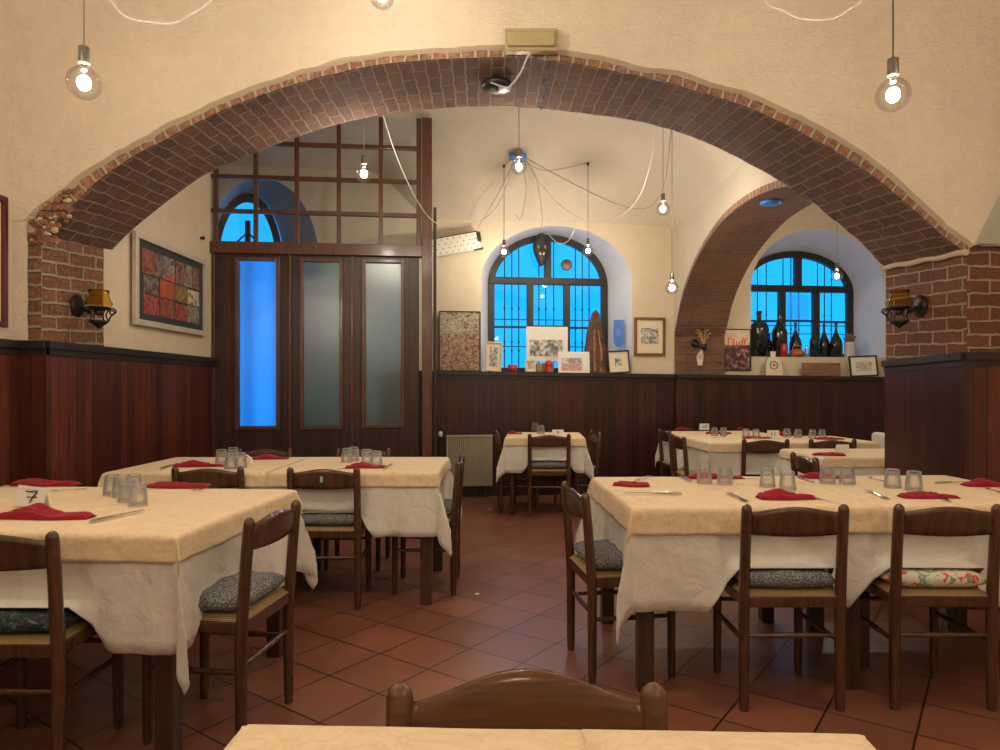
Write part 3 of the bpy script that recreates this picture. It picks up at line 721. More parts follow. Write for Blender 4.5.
# ------------------------------------------------------------------ chairs
def make_chair(name,label,arch=.024,mt=None):
    mt=mt or M['chair']; r=empty(name); tag(r,label,'chair')
    for sx in (-1,1):
        m=MB(); x=.199*sx
        pr=[(x,-.19,0),(x,-.19,.05),(x,-.19,.40),(x,-.195,.50),(x,-.208,.68),(x,-.222,.835),(x,-.2235,.848),(x,-.2243,.856),(x,-.225,.8605)]
        m.tube(pr,[.017,.0205,.0225,.0225,.022,.0215,.019,.013,.004],12); m.build('back_post',mt,r)
        m=MB(); x=.19*sx
        m.tube([(x,.19,0),(x,.19,.03),(x,.188,.42),(x,.186,.485),(x,.186,.49)],[.015,.0175,.021,.021,.016],12); m.build('leg',mt,r)
    # top rail, bowed back
    m=MB(); n=16
    def rail(u,v):
        x=lerp(-.19,.19,u); z=lerp(.735-.008*math.sin(PI*u),.826+arch*math.sin(PI*u)**1.6,v)
        return x,z
    vs=[];k=6
    for sgn in (0,1):
        for j in range(k+1):
            for i in range(n+1):
                x,z=rail(i/n,j/k); y=-.2-(z-.6)*.085-.012*math.sin(PI*i/n)+(.010 if sgn else -.010)*(1 if 0<j<k else .6)
                vs.append((x,y,z))
    fs=[];o=(n+1)*(k+1)
    for j in range(k):
        for i in range(n):
            a=j*(n+1)+i; fs+= [(a,a+1,a+n+2,a+n+1),(o+a+n+1,o+a+n+2,o+a+1,o+a)]
    for i in range(n): fs+=[(i+1,i,o+i,o+i+1),(k*(n+1)+i,k*(n+1)+i+1,o+k*(n+1)+i+1,o+k*(n+1)+i)]
    for j in range(k): a=j*(n+1); fs+=[(a,a+n+1,o+a+n+1,o+a),(a+n,o+a+n,o+a+2*n+1,a+2*n+1)]
    m.add(vs,fs,0,True); m.build('backrest',mt,r)
    m=MB()
    m.rbox((0,-.19,.452),(.38,.026,.048),.006).rbox((0,.188,.452),(.36,.026,.048),.006)
    for sx in (-1,1): m.rbox((.194*sx,0,.452),(.026,.37,.048),.006)
    m.build('seat_frame',mt,r)
    m=MB()
    def top(u,v):
        x=lerp(-.205,.205,u);y=lerp(-.205,.205,v); e=min(1,4*min(u,1-u,v,1-v)*3); 
        return Vector((x*.99,y*.99,.476+.018*e-.006*math.sin(PI*u)*math.sin(PI*v)*0))
    m.grid(top,14,14); m.box((0,0,.470),(.398,.398,.014)); m.build('rush_seat',M['rush'],r)
    for a,b in (((-.199,-.19,.31),(.199,-.19,.31)),((-.19,.19,.345),(.19,.19,.345)),((-.198,-.19,.285),(-.19,.19,.285)),((.198,-.19,.285),(.19,.19,.285))):
        m=MB(); A=Vector(a);B=Vector(b); m.tube([A,A.lerp(B,.5),B],[.009,.0125,.009],8); m.build('stretcher',mt,r)
    return r
def make_cushion(mt,label,tuft=True):
    m=MB(); hw=.203
    def top(u,v,sg):
        a,b=2*u-1,2*v-1; e=max(0,(1-abs(a)**5))*max(0,(1-abs(b)**5)); h=.030*e**.5
        if tuft:
            for tx in (-.45,.45):
                for ty in (-.45,.45): h-=.012*math.exp(-((a-tx)**2+(b-ty)**2)/.035)*(1 if sg>0 else .3)
            h+=.004*e*math.cos(a*7)*math.cos(b*7)
        rr=1-.06*(abs(a*b))**3
        return Vector((a*hw*rr,b*hw*rr,.042+sg*h*(1.4 if sg>0 else 1.3)))
    m.grid(lambda u,v:top(u,v,1),24,24); m.grid(lambda u,v:top(u,v,-1),24,24,0,True,None,True)
    o=m.build('seat_cushion',mt,None,True); return tag(o,label,'cushion')
proto=None; cproto={}
SEATS=[]
def place_chair(R,f,label,group,cush=None,clabel=None,cgroup=None,first=None):
    global proto
    fx,fy=f; l=math.hypot(fx,fy); fx/=l;fy/=l; rz=math.atan2(fy,fx)-PI/2
    loc=(R[0]+fx*.19,R[1]+fy*.19,0)
    SEATS.append((loc[0],loc[1],rz,cush is not None,abs(fx)>.7))
    if first:
        c=first; c.location=loc; c.rotation_euler=(0,0,rz); c['label']=label
        if group: c['group']=group
    elif proto is None:
        proto=make_chair('dining_chair',label); proto.location=loc; proto.rotation_euler=(0,0,rz); c=proto
        if group: c['group']=group
    else: c=dup(proto,loc,rz,label,group)
    if cush:
        cl=(loc[0]+fx*.008,loc[1]+fy*.008,.488)
        if cush not in cproto:
            q=make_cushion(M[cush],clabel,cush!='cush_fl'); q.location=cl; q.rotation_euler=(0,0,rz); cproto[cush]=q
            if cgroup: q['group']=cgroup
        else: q=dup(cproto[cush],cl,rz,clabel,cgroup)
    return c
GR='walnut dining chairs with rush seats'; GC='grey speckled seat cushions'
place_chair((1.21,2.86),(0,1),'walnut rush-seated chair with grey cushion, left of the two backs at the large right table',GR,'cush','grey tufted cushion on the chair back-on at the centre of the large right table',GC)
place_chair((1.84,2.865),(.02,1),'walnut rush-seated chair with flowered cushion at the large right table',GR,'cush_fl','cream cushion with red and green flowers on the rightmost near chair')
place_chair((.39,3.325),(.985,.14),'walnut rush-seated chair seen side-on at the left end of the large right table',GR,'cush','grey cushion on the side-on chair at the left end of the right table',GC)
place_chair((-.925,2.735),(-.99,.137),'walnut rush-seated chair seen side-on at the right end of the table numbered 7',GR,'cush','grey cushion on the side-on chair beside the table numbered 7',GC)
place_chair((-1.056,4.16),(0,1),'walnut chair with small pale green sticker on its top rail, at the rear left table',GR,'cush','grey cushion on the chair with the pale green sticker',GC)
place_chair((-1.76,4.19),(.02,1),'walnut chair back-on between the two left tables, only its back showing',GR)
place_chair((-1.69,2.33),(0,1),'walnut rush-seated chair with dark leafy cushion at the lower left edge',GR,'cush_dk','dark cushion with green leaf pattern on the lower left chair')
place_chair((-.30,4.65),(-1,.0),'walnut chair seen edge-on at the right end of the rear left table',GR,'cush','grey cushion poking out behind the edge-on chair by the aisle',GC)
place_chair((-1.86,5.42),(0,-1),'walnut chair facing us behind the left half of the rear left table',GR)
place_chair((-1.08,5.42),(0,-1),'walnut chair facing us behind the glasses on the rear left table',GR)
ck=make_chair('dining_chair','x',.052,M['chair_k'])
ck.scale=(1.07,1,.98)
place_chair((.045,1.125),(0,-1),'walnut chair with high arched top rail at the nearest table, facing the camera',None,first=ck)
place_chair((.505,7.1),(.03,1),'walnut chair back-on in front of the small far centre table',GR,'cush','grey cushion on the chair in front of the small far table',GC)
place_chair((-.0,7.5),(1,.06),'walnut chair side-on at the left of the small far table beside the radiator',GR,'cush','grey cushion on the side-on chair beside the radiator',GC)
place_chair((1.02,7.6),(-1,-.1),'walnut chair tucked behind the right end of the small far table',GR)
place_chair((1.80,6.84),(1,.02),'walnut chair side-on, nearer of two at the left end of the far right tables',GR)
place_chair((1.89,7.8),(1,.05),'walnut chair side-on, farther of two at the left end of the far right tables',GR)
place_chair((2.46,6.42),(0,1),'walnut chair back-on in the middle of the long far right table',GR)
place_chair((3.08,6.42),(0,1),'walnut chair back-on at the right part of the long far right table',GR)
place_chair((2.19,4.9),(1,-.04),'walnut chair angled at the left end of the table near the right pier',GR)
# sticker
m=MB(); m.rbox((-1.062,4.1035,.79),(.016,.002,.034),.0008); tag(m.build('sticker',plain('pale_green_sticker',(.35,.6,.5),.6)),'tiny pale green sticker on the top rail of a chair','sticker')

# ------------------------------------------------------------------ tables and cloths
def table(name,label,cx,cy,w,d,rot,turned=False,group=None,ins=.035,leg=.07,insx=None,insy=None):
    insx=ins if insx is None else insx; insy=ins if insy is None else insy
    r=empty(name,(cx,cy,0),rot); tag(r,label,'table',group)
    m=MB(); m.rbox((0,0,TZ-.025),(w-.02,d-.02,.032),.006); m.build('tabletop',M['tablewood'],r)
    m=MB()
    for sy in (-1,1): m.box((0,sy*(d/2-ins-.02),TZ-.085),(w-2*ins-.04,.022,.088))
    for sx in (-1,1): m.box((sx*(w/2-ins-.02),0,TZ-.085),(.022,d-2*ins-.04,.088))
    m.build('apron',M['tablewood'],r)
    for sx in (-1,1):
        for sy in (-1,1):
            x,y=sx*(w/2-insx-.02),sy*(d/2-insy-.02); m=MB()
            if turned:
                m.lathe([(0,0),(.018,0),(.022,.04),(.016,.07),(.024,.12),(.027,.3),(.022,.5),(.03,.58),(.02,.6),(.033,.64),(.033,TZ-.043),(0,TZ-.043)],14,(x,y,0))
            else: m.rbox((x,y,(TZ-.043)/2),(leg,leg,TZ-.043),.006)
            m.build('leg',M['tablewood'],r)
    return r
def cloth(name,label,cx,cy,w,d,rot,L,z,mt,group=None,fold=.02,corner=.26,seed=0,sides=(1,1,1,1),cat='tablecloth',res=.03,seats=True,th=.0022,rr=.009):
    # sides: drop multipliers left,right,near,far
    R=Matrix.Rotation(rot,3,'Z'); c=Vector((cx,cy,0))
    def axis(half,l0,l1):
        a=[]; nh=9
        if l0>0: a+=[-half-l0*(1-i/nh) for i in range(nh)]
        n=max(4,int(2*half/res)); a+=[-half+2*half*i/n for i in range(n+1)]
        if l1>0: a+=[half+l1*(i+1)/nh for i in range(nh)]
        return a
    lx0,lx1,ly0,ly1=[L*s for s in sides]
    A=axis(w/2,lx0,lx1); B=axis(d/2,ly0,ly1)
    def hang(t):
        if t<PI/2*rr: return rr*math.sin(t/rr),rr*(1-math.cos(t/rr))
        return rr,rr+(t-PI/2*rr)
    def fd(s,half,k):
        e=min(1,max(0,(half-abs(s))/.12)); 
        return fold*(.6*math.sin(s*17+seed+k*2)+.7*nz(s*4.3,seed+k*3.3,1)+.35*math.sin(s*37+seed*2+k))*e
    def pt(a,b):
        p=max(0,abs(a)-w/2);q=max(0,abs(b)-d/2); sa=1 if a>0 else -1; sb=1 if b>0 else -1
        if p==0 and q==0:
            return Vector((a,b,z+.0012*nz(a*6,b*6,seed)+ .0012))
        if q==0:
            o,dz=hang(p); o+=max(0,fd(b,d/2,sa)+fold*.5)*min(1,p/max(L,.01))**(1 if L<.2 else 1.8); return Vector((sa*(w/2+o),b,z-dz))
        if p==0:
            o,dz=hang(q); o+=max(0,fd(a,w/2,sb*2)+fold*.5)*min(1,q/max(L,.01))**(1 if L<.2 else 1.8); return Vector((a,sb*(d/2+o),z-dz))
        r=math.hypot(p,q); ph=math.atan2(q,p); r=r if r<1.12*L else 1.12*L+(r-1.12*L)*.55; o,dz=hang(r); s2=math.sin(2*ph)
        k=corner*min(r,.75*L+.12*r)*(s2**1.5)*(1+.3*math.sin(6*ph+seed)); dx,dy=math.cos(lerp(ph,PI/4,.5)),math.sin(lerp(ph,PI/4,.5))
        ox=(o*math.cos(ph)+o*.3*s2)+k*dx - .10*r*math.sin(4*ph)*.5; oy=(o*math.sin(ph)+o*.3*s2)+k*dy+.10*r*math.sin(4*ph)*.5
        return Vector((sa*(w/2+ox),sb*(d/2+oy),z-dz*.985))
    vs=[]
    for b in B:
        for a in A:
            v=c+R@pt(a,b)
            if seats and v.z<TZ-.08:
                for sx,sy,sr,hc,side in SEATS:
                    lo=Matrix.Rotation(-sr,3,'Z')@Vector((v.x-sx,v.y-sy,0))
                    if abs(lo.x)>.62 or abs(lo.y)>.62: continue
                    top=(.570 if hc else .510) if not side else .475
                    ex=max(0,abs(lo.x)-.20); ey=max(0,lo.y-.215,-lo.y-.16); dd=math.hypot(ex,ey)
                    zm=top-1.9*max(0,dd-.01)
                    if v.z<zm:
                        dzp=zm-v.z
                        if dd<.02 and not side: lo.y=max(-.145,lo.y-dzp*1.0+.01*math.sin(dzp*50))
                        v=Vector((sx,sy,0))+Matrix.Rotation(sr,3,'Z')@lo+Vector((0,0,zm+(.004+.008*abs(math.sin(dzp*45)) if dd<.02 else .05*dzp*0)))
                        if dd>=.02: v.z=zm-dzp*.25
            vs.append(v)
    na=len(A); fs=[(j*na+i,j*na+i+1,(j+1)*na+i+1,(j+1)*na+i) for j in range(len(B)-1) for i in range(na-1)]
    # origin of the mesh at the table centre
    m=MB(); m.add([v-c for v in vs],fs,0,True); o=m.build(name,mt); o.location=c
    md=o.modifiers.new('thick','SOLIDIFY'); md.thickness=th; md.offset=1
    return tag(o,label,cat,group)
def tset(desc,name_label,cx,cy,w,d,rot,L,Lo,parts,turned=False,seed=0,wl=None,ol=None,units=1,fold=.026,corner=.34):
    for k in range(units):
        ww=w/units; off=(k-(units-1)/2)*ww
        p=Vector((cx,cy,0))+Matrix.Rotation(rot,3,'Z')@Vector((off,0,0))
        nl=name_label if isinstance(name_label,str) else name_label[k]
        if desc=='T4' and k==1: table('dining_table',nl,p.x,p.y,ww,d,rot,turned,insx=.10,insy=.26)
        else: table('dining_table',nl,p.x,p.y,ww,d,rot,turned)
    cloth('tablecloth',wl,cx,cy,w,d,rot,L,TZ-.0065,M['white'],None,fold,corner,seed)
    n=len(parts)
    for k,(a,b) in enumerate(parts):
        cc=(a+b)/2-.5; p=Vector((cx,cy,0))+Matrix.Rotation(rot,3,'Z')@Vector((cc*w,0,0)); W_=(b-a)*w
        sd=(1 if a<=0 else 0, 1 if b>=1 else 0,1,1)
        cloth('overlay_cloth',ol[k],p.x,p.y,W_+(.008),d+.008,rot,Lo,TZ-.0035+.0012*(k%2),M['overlay'],None,.006,.30,seed+k+3,sd,'tablecloth',.04,False,.0016,.015)
tset('T1','square walnut table under the cloths, numbered 7',-1.875,3.04,1.54,1.06,-.087,.42,.105,[(0,1)],seed=1,
     wl='white linen cloth with long hanging corner on the table numbered 7',ol=['gold damask overlay on the table numbered 7'],fold=.026)
tset('T2',['left half of the rear left table, mostly hidden under cloth','right half of the rear left table, beside the edge-on chair'],-1.40,4.67,2.0,.90,0,.39,.095,[(0,.49),(.488,1)],seed=2,units=2,
     wl='white linen cloth on the rear left table in front of the panelled partition',ol=['gold overlay on the left half of the rear left table','gold overlay on the right half of the rear left table under four glasses'])
tset('T3','small table with turned legs under the far wall, numbered 9',.485,7.56,.79,.77,-.05,.37,.10,[(0,1)],True,seed=4,
     wl='white linen cloth on the small far centre table',ol=['gold overlay on the small far centre table numbered 9'])
tset('T4',['left half of the large right table','right half of the large right table, behind the flowered cushion chair'],1.60,3.53,2.06,.99,.035,.45,.125,[(0,.535),(.53,1)],seed=5,units=2,
     wl='white linen cloth with a long pointed corner on the large right table',ol=['gold damask overlay with six glasses on the left part of the large right table','gold damask overlay on the right part of the large right table'],fold=.024)
tset('T5a','rear table of the far right pair against the panelling, numbered 10',2.47,7.82,1.06,.7,.08,.35,.06,[(0,1)],seed=6,
     wl='white linen cloth on the table numbered 10 against the far panelling',ol=['gold overlay on the table numbered 10 against the far panelling'])
tset('T5b',['left half of the long far right table numbered 11','right half of the long far right table numbered 11'],2.76,6.92,1.58,.78,.05,.35,.10,[(0,1)],seed=8,units=2,
     wl='white linen cloth on the long far table numbered 11',ol=['gold overlay on the long far table numbered 11'])
tset('T6','small table half hidden by the right brick pier',2.96,5.47,1.12,.72,0,.35,.08,[(0,1)],seed=9,
     wl='white linen cloth on the table half hidden by the right pier',ol=['gold overlay with one napkin on the table half hidden by the right pier'])
tset('T0','nearest table at the bottom of the picture',.062,.70,.915,.69,-.034,.40,.12,[(0,.565),(.56,1)],seed=11,
     wl='white linen cloth under the overlays of the nearest table',ol=['gold overlay on the left part of the nearest table','gold overlay on the right part of the nearest table'])
# white covered chair at far right
m=MB(); m.rbox((0,0,.44),(.09,.38,.872),.035,seg=4); m.rbox((.2,0,.24),(.42,.38,.46),.03,seg=3)
o=m.build('covered_chair',M['white']); o.location=(3.86,6.92,.002); tag(o,'chair draped in white cloth at the right end of the far table, beside the pier','chair')

# ------------------------------------------------------------------ tumblers
IZ=TZ+.0015
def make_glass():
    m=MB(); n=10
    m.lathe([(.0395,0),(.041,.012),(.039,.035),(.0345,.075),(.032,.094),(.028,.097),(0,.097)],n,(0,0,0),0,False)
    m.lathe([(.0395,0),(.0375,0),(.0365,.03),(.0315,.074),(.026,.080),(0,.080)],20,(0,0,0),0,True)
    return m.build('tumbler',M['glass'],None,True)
gp=None
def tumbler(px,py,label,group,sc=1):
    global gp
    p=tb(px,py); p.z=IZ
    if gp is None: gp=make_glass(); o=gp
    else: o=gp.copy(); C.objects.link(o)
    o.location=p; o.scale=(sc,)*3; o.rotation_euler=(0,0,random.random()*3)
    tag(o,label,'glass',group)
g7='upturned glasses on the table numbered 7'
for (x,y),w in zip([(112,495),(121,497),(134,494),(127,502),(138,506)],['leftmost upturned glass of the cluster on the table numbered 7','second upturned glass from the left on the table numbered 7','rearmost upturned glass of the cluster on the table numbered 7','upturned glass just left of the nearest one on the table numbered 7','nearest and rightmost upturned glass on the table numbered 7']): tumbler(x,y,w,g7)
for (x,y),w in zip([(221.5,464),(233,461.5),(231,469),(240.5,468)],['leftmost upturned glass of the left cluster on the rear left table','rear upturned glass of the left cluster on the rear left table','front middle upturned glass of the left cluster on the rear left table','rightmost upturned glass of the left cluster on the rear left table']): tumbler(x,y,w,'left glass cluster on the rear left table')
for (x,y),w in zip([(347,462.5),(353.5,461),(367,464),(376.5,466)],['leftmost upturned glass of the right cluster on the rear left table','tall-looking second glass of the right cluster on the rear left table','third glass of the right cluster on the rear left table','rightmost small glass by the napkin on the rear left table']): tumbler(x,y,w,'right glass cluster on the rear left table')
for (x,y),w in zip([(535,431),(541,434)],['rear left upturned glass on the small far table','front right upturned glass on the small far table']): tumbler(x,y,w,'glasses on the small far table')
for (x,y),w in zip([(704.5,483.5),(725,484.5),(767.5,487),(787.5,490.5),(827.5,484),(847.5,484.5),(892.5,488),(914,490.5)],['leftmost upturned glass on the large right table','second upturned glass from the left on the large right table','third upturned glass from the left on the large right table','fourth upturned glass from the left, nearer the napkin, on the large right table','fifth upturned glass from the left on the large right table','sixth upturned glass from the left on the large right table','seventh upturned glass from the left on the large right table','rightmost upturned glass on the large right table']): tumbler(x,y,w,'glasses on the large right table')
for k,(x,y) in enumerate([(714.5,436),(723.5,436),(746,437.5),(756,438),(787,437.5),(798,438),(812.5,438.5),(822,438.5)]):
    o_=['leftmost','second from left','third from left','fourth from left','fifth from left','sixth from left','seventh from left','rightmost'][k]
    tumbler(x,y,'%s of the eight glasses on the long far table numbered 11'%o_,'glasses on the long far table',.92)

# ------------------------------------------------------------------ napkins
def napkin(px,py,ln,rot,label,group,seed=0,w=.085,h=.032,fan=1,flip=False):
    p=tb(px,py); m=MB(); n=26; k=12
    def body(u,v,w,h,x0=0,x1=1,y0=0):
        x=lerp(x0,x1,u); t=x if not flip else 1-x
        ww=w*(.78+.22*math.sin(PI*min(1,t*1.1+.05)))*(1-.22*t)
        peak=math.exp(-((t-.36)/.16)**2)*.34*fan+.56+.07*math.sin(t*8+seed)-.14*t
        hh=h*peak*min(1,16*u+.35)*min(1,16*(1-u)+.3)
        a=PI*v; yy=-math.cos(a)*ww/2+y0; zz=hh*math.sin(a)**.45
        zz*=(1+.15*math.sin(v*9+seed+u*3)); return Vector(((x-.5)*ln,yy+.006*math.sin(x*7+seed),max(.0006,zz)))
    m.grid(lambda u,v:body(u,v,w,h),n,k); 
    m.grid(lambda u,v:body(u,v,w*.8,h*1.18,.12,.66,.008)+Vector((0,0,.002)),n,k)
    m.grid(lambda u,v:body(u,v,w*.6,h*1.22,.2,.5,.012)+Vector((0,0,.003)),n,k)
    m.grid(lambda u,v:(lambda q:Vector((q.x,q.y,.0004)))(body(u,v,w,h)),n,4,0,False)
    o=m.build('napkin',M['napkin']); o.location=(p.x,p.y,IZ); o.rotation_euler=(0,0,rot)
    return tag(o,label,'napkin',group)
def nl(x0,x1,d): return (x1-x0)*d/F
GN='folded crimson napkins'
napkin(47,518,.36,-.06,'crimson napkin in front of the card numbered 7',GN,0,.11,.045)
napkin(46,485.5,.34,.0,'crimson napkin behind the card numbered 7',GN,1,.10,.04,.3)
napkin(177,487.5,.33,-.03,'crimson napkin right of the glasses on the table numbered 7',GN,2,.10,.036,.3,True)
napkin(200,466.5,.33,.02,'crimson napkin behind the chair top between the left tables',GN,3,.10,.035)
napkin(271,459,.26,.02,'crimson napkin at the back of the rear left table beside the left cluster',GN,4,.10,.03)
napkin(366,468,.26,.08,'crimson napkin in front of the right glass cluster on the rear left table',GN,5,.10,.036,.4)
napkin(515,434,.16,.0,'crimson napkin at the left side of the small far table',GN,6,.08,.03)
napkin(631,486,.19,-.25,'crimson napkin at the left end of the large right table',GN,7,.09,.03,.4,True)
napkin(787,499,.262,.0,'crimson napkin above the chair with the grey cushion at the large right table',GN,8,.09,.04)
napkin(929,498,.26,-.02,'crimson napkin above the chair with the flowered cushion',GN,9,.09,.035,.3)
napkin(990,486.5,.26,-.15,'crimson napkin at the right edge of the picture',GN,10,.09,.036)
napkin(714,478.5,.33,.0,'crimson napkin behind the two leftmost glasses on the large right table',GN,11,.08,.035,.3)
napkin(826,478.5,.30,.02,'crimson napkin behind the fifth and sixth glasses on the large right table',GN,12,.08,.035,.3)
napkin(719,434,.28,0,'crimson napkin behind the leftmost glasses of the long far table',GN,13,.09,.035)
napkin(757,438.6,.28,0,'crimson napkin left of the card numbered 11',GN,14,.09,.03,.2)
napkin(830,439.5,.28,-.02,'crimson napkin at the right of the long far table',GN,15,.09,.03,.2)
napkin(786,434.5,.2,0,'small crimson napkin at the back of the long far table',GN,16,.08,.03)
napkin(684,429.4,.22,0,'crimson napkin at the left of the table numbered 10',GN,17,.08,.025)
napkin(742,429.6,.12,0,'small crimson napkin at the right of the table numbered 10',GN,18,.08,.025)
napkin(829,455.5,.23,-.2,'crimson napkin on the table half hidden by the right pier',GN,19,.09,.03,.3,True)

# ------------------------------------------------------------------ cutlery
def make_fork():
    m=MB(); sec=[(-.095,.011,.0016),(-.08,.012,.0018),(-.03,.006,.004),(.02,.005,.006),(.045,.008,.003),(.058,.012,.002),(.066,.0125,.003)]
    vs=[]
    for x,w,z in sec:
        for y,dz in ((-w,0),(0,.001),(w,0),(0,-.001)): vs.append((x,y,z+dz+.002))
    fs=[]
    for i in range(len(sec)-1):
        for k in range(4): fs.append((4*i+k,4*i+(k+1)%4,4*i+4+(k+1)%4,4*i+4+k))
    fs+=[(0,1,2,3),(4*len(sec)-1,4*len(sec)-2,4*len(sec)-3,4*len(sec)-4)]; m.add(vs,fs,0,False)
    for y in (-.0105,-.0035,.0035,.0105): m.tube([(.064,y,.006),(.08,y,.008),(.1,y,.0065)],[.0018,.0016,.0009],5)
    return m.build('fork',M['steel'])
def make_knife():
    m=MB(); m.tube([(-.105,0,.006),(-.1,0,.006),(-.03,0,.006),(0,0,.006)],[.004,.0055,.0048,.004],8)
    m.add([(0,-.004,.0072),(.1,-.006,.0065),(.118,.004,.0062),(0,.008,.0072),(0,-.004,.0052),(.1,-.006,.005),(.118,.004,.0048),(0,.008,.0052)],[(0,1,2,3),(7,6,5,4),(0,4,5,1),(1,5,6,2),(2,6,7,3),(3,7,4,0)])
    return m.build('knife',M['steel'])
cut={}
def cutlery(kind,x0,y0,x1,y1,label,zoff=0):
    a,b=tb(x0,y0),tb(x1,y1); c=(a+b)/2; rz=math.atan2(b.y-a.y,b.x-a.x)
    if kind not in cut: cut[kind]=(make_fork if kind=='fork' else make_knife)(); o=cut[kind]
    else: o=cut[kind].copy(); C.objects.link(o)
    L_=(b-a).length; o.location=(c.x,c.y,IZ+zoff); o.rotation_euler=(0,0,rz); s=max(.8,min(1.25,L_/.2)); o.scale=(s,s,s)
    tag(o,label,kind,'steel %ss on the laid tables'%kind)
K=cutlery
K('knife',90,524,142,512,'steel knife right of the front napkin on the table numbered 7')
K('fork',30,513,40,500,'steel fork behind the front napkin on the table numbered 7')
K('fork',80,490,58,491.5,'steel fork beside the rear napkin on the table numbered 7')
K('fork',222,487,192,492,'steel fork right of the right napkin on the table numbered 7')
K('knife',0,488,14,486,'steel knife at the far left of the table numbered 7')
K('knife',160,470,176,465,'steel knife left of the napkin behind the chair top on the rear left table')
K('knife',384,470,392,465,'steel knife right of the napkin on the rear left table')
K('fork',352,468,340,470,'steel fork left of the napkin under the right glasses on the rear left table')
K('knife',684,495.5,624,494,'steel knife lying flat in front of the left napkin on the large right table')
K('fork',636,481,650,477,'steel fork behind the left napkin on the large right table')
K('knife',692,483,677,475.5,'steel knife left of the two leftmost glasses on the large right table')
K('fork',748,503,727,494,'steel fork left of the napkin above the grey-cushioned chair')
K('knife',812,499,834,503,'steel knife poking out right of the napkin above the grey-cushioned chair')
K('fork',893,502,862,490,'steel fork left of the napkin above the flowered cushion chair')
K('knife',930,494,950,503,'steel knife behind the napkin above the flowered cushion chair')
K('knife',815,484,796,477,'steel knife left of the fifth glass on the large right table')
K('fork',745,479,765,481,'steel fork behind the third glass on the large right table')
K('fork',885,482,868,478,'steel fork right of the sixth glass on the large right table')
K('knife',936,484,968,483,'steel knife near the right pier on the large right table')
K('fork',1004,494,985,489,'steel fork beside the napkin at the right edge of the picture')
K('knife',760,439.8,742,438,'steel knife on the long far table numbered 11')
K('fork',712,438.5,726,437.5,'steel fork in front of the leftmost glasses of the long far table')

# ------------------------------------------------------------------ number cards
def textobj(txt,size,mt,parent,loc,rot=(PI/2,0,0),name='lettering',ext=.0004):
    cu=bpy.data.curves.new(name,'FONT'); cu.body=txt; cu.size=size; cu.align_x='CENTER'; cu.align_y='CENTER'; cu.extrude=ext
    cu.materials.append(mt); q=bpy.data.objects.new(name,cu); C.objects.link(q); bpy.context.view_layer.update(); me=bpy.data.meshes.new_from_object(q); bpy.data.objects.remove(q); me.name=name; o=bpy.data.objects.new(name,me); C.objects.link(o); o.parent=parent; o.location=loc; o.rotation_euler=rot; return o
def card(px,py,w,h,txt,label,rz=0,lean=-.25,roll=0,size=None):
    p=tb(px,py); r=empty('number_card',(p.x,p.y,IZ),rz,lean); tag(r,label,'card')
    m=MB(); m.box((0,0,h/2+.001),(w,.0012,h)); m.box((0,.02,h/2-.002),(w,.0012,h*.98),M=Matrix.Rotation(.55,3,'X')); q=m.build('card',M['paper'],r)
    if txt and txt!='7': textobj(txt,size or h*.8,M['ink'],r,(0,-.0014,h*.52))
    if txt=='7':
        m=MB(); hh=h
        m.tube(catmull([(-.026,-.003,hh*.76),(0,-.003,hh*.75),(.026,-.003,hh*.78),(.012,-.003,hh*.5),(.004,-.003,hh*.22)],5),.0028,6)
        m.tube([(-.014,-.003,hh*.49),(.03,-.003,hh*.53)],.0024,6); m.build('handwritten_seven',M['ink'],r)
    r.rotation_euler=(lean,roll,rz); return r
card(28,508,.135,.09,'7','white card with handwritten 7 on the near left table',-.1,-.2,.10)
card(558,436.5,.12,.07,'9','white card with number 9 on the small far table',0,-.15)
card(704.5,430,.115,.075,'10','white card with number 10 on the rear far right table',0,-.1)
card(773.5,438.5,.12,.08,'11','white card with number 11 on the long far table',0,-.1)
card(843,453,.10,.065,None,'blank beige card on the table half hidden by the right pier',0,-.1)
m=MB(); m.grid(lambda u,v:Vector((-.03+.06*math.sin(u*1.9),v*.03-.01,.01+.07*math.cos(u*1.9))),10,2); 
o=m.build('folded_card',M['paper']); p=tb(248,466); o.location=(p.x,p.y,IZ-.006); md=o.modifiers.new('t','SOLIDIFY'); md.thickness=.001; tag(o,'curled white card right of the left glass cluster on the rear left table','card')

# ------------------------------------------------------------------ pendant bulbs
def make_pendant(name):
    r=empty(name)
    m=MB(); m.lathe([(0,.142),(.012,.142),(.02,.137),(.0205,.084),(.022,.08),(.022,.074),(.014,.07)],16); m.build('socket',M['nickel'],r)
    m=MB(); m.lathe([(.013,.076),(.016,.070),(.022,.062)]+[(.0625*math.sin(a),.0625*math.cos(a)*1.0) for a in [PI*(.13+.87*i/14) for i in range(15)]],22); b=m.build('bulb',M['bulbglass'],r)
    m=MB(); m.lathe([(.012,.074),(.008,.055),(.004,.035)],10); m.build('glass_stem',M['bulbglass'],b)
    bm=bmesh.new(); bmesh.ops.create_icosphere(bm,subdivisions=2,radius=.024); 
    m=MB(); m.add([Vector((v.co.x,v.co.y,v.co.z*1.2)) for v in bm.verts],[[v.index for v in f.verts] for f in bm.faces],0,True); bm.free(); m.build('filament',M['filament'],b)
    return r
pend=None
HUB=P(518,153,7.75); HUB.z=ceilz(HUB.x,HUB.y)-.01
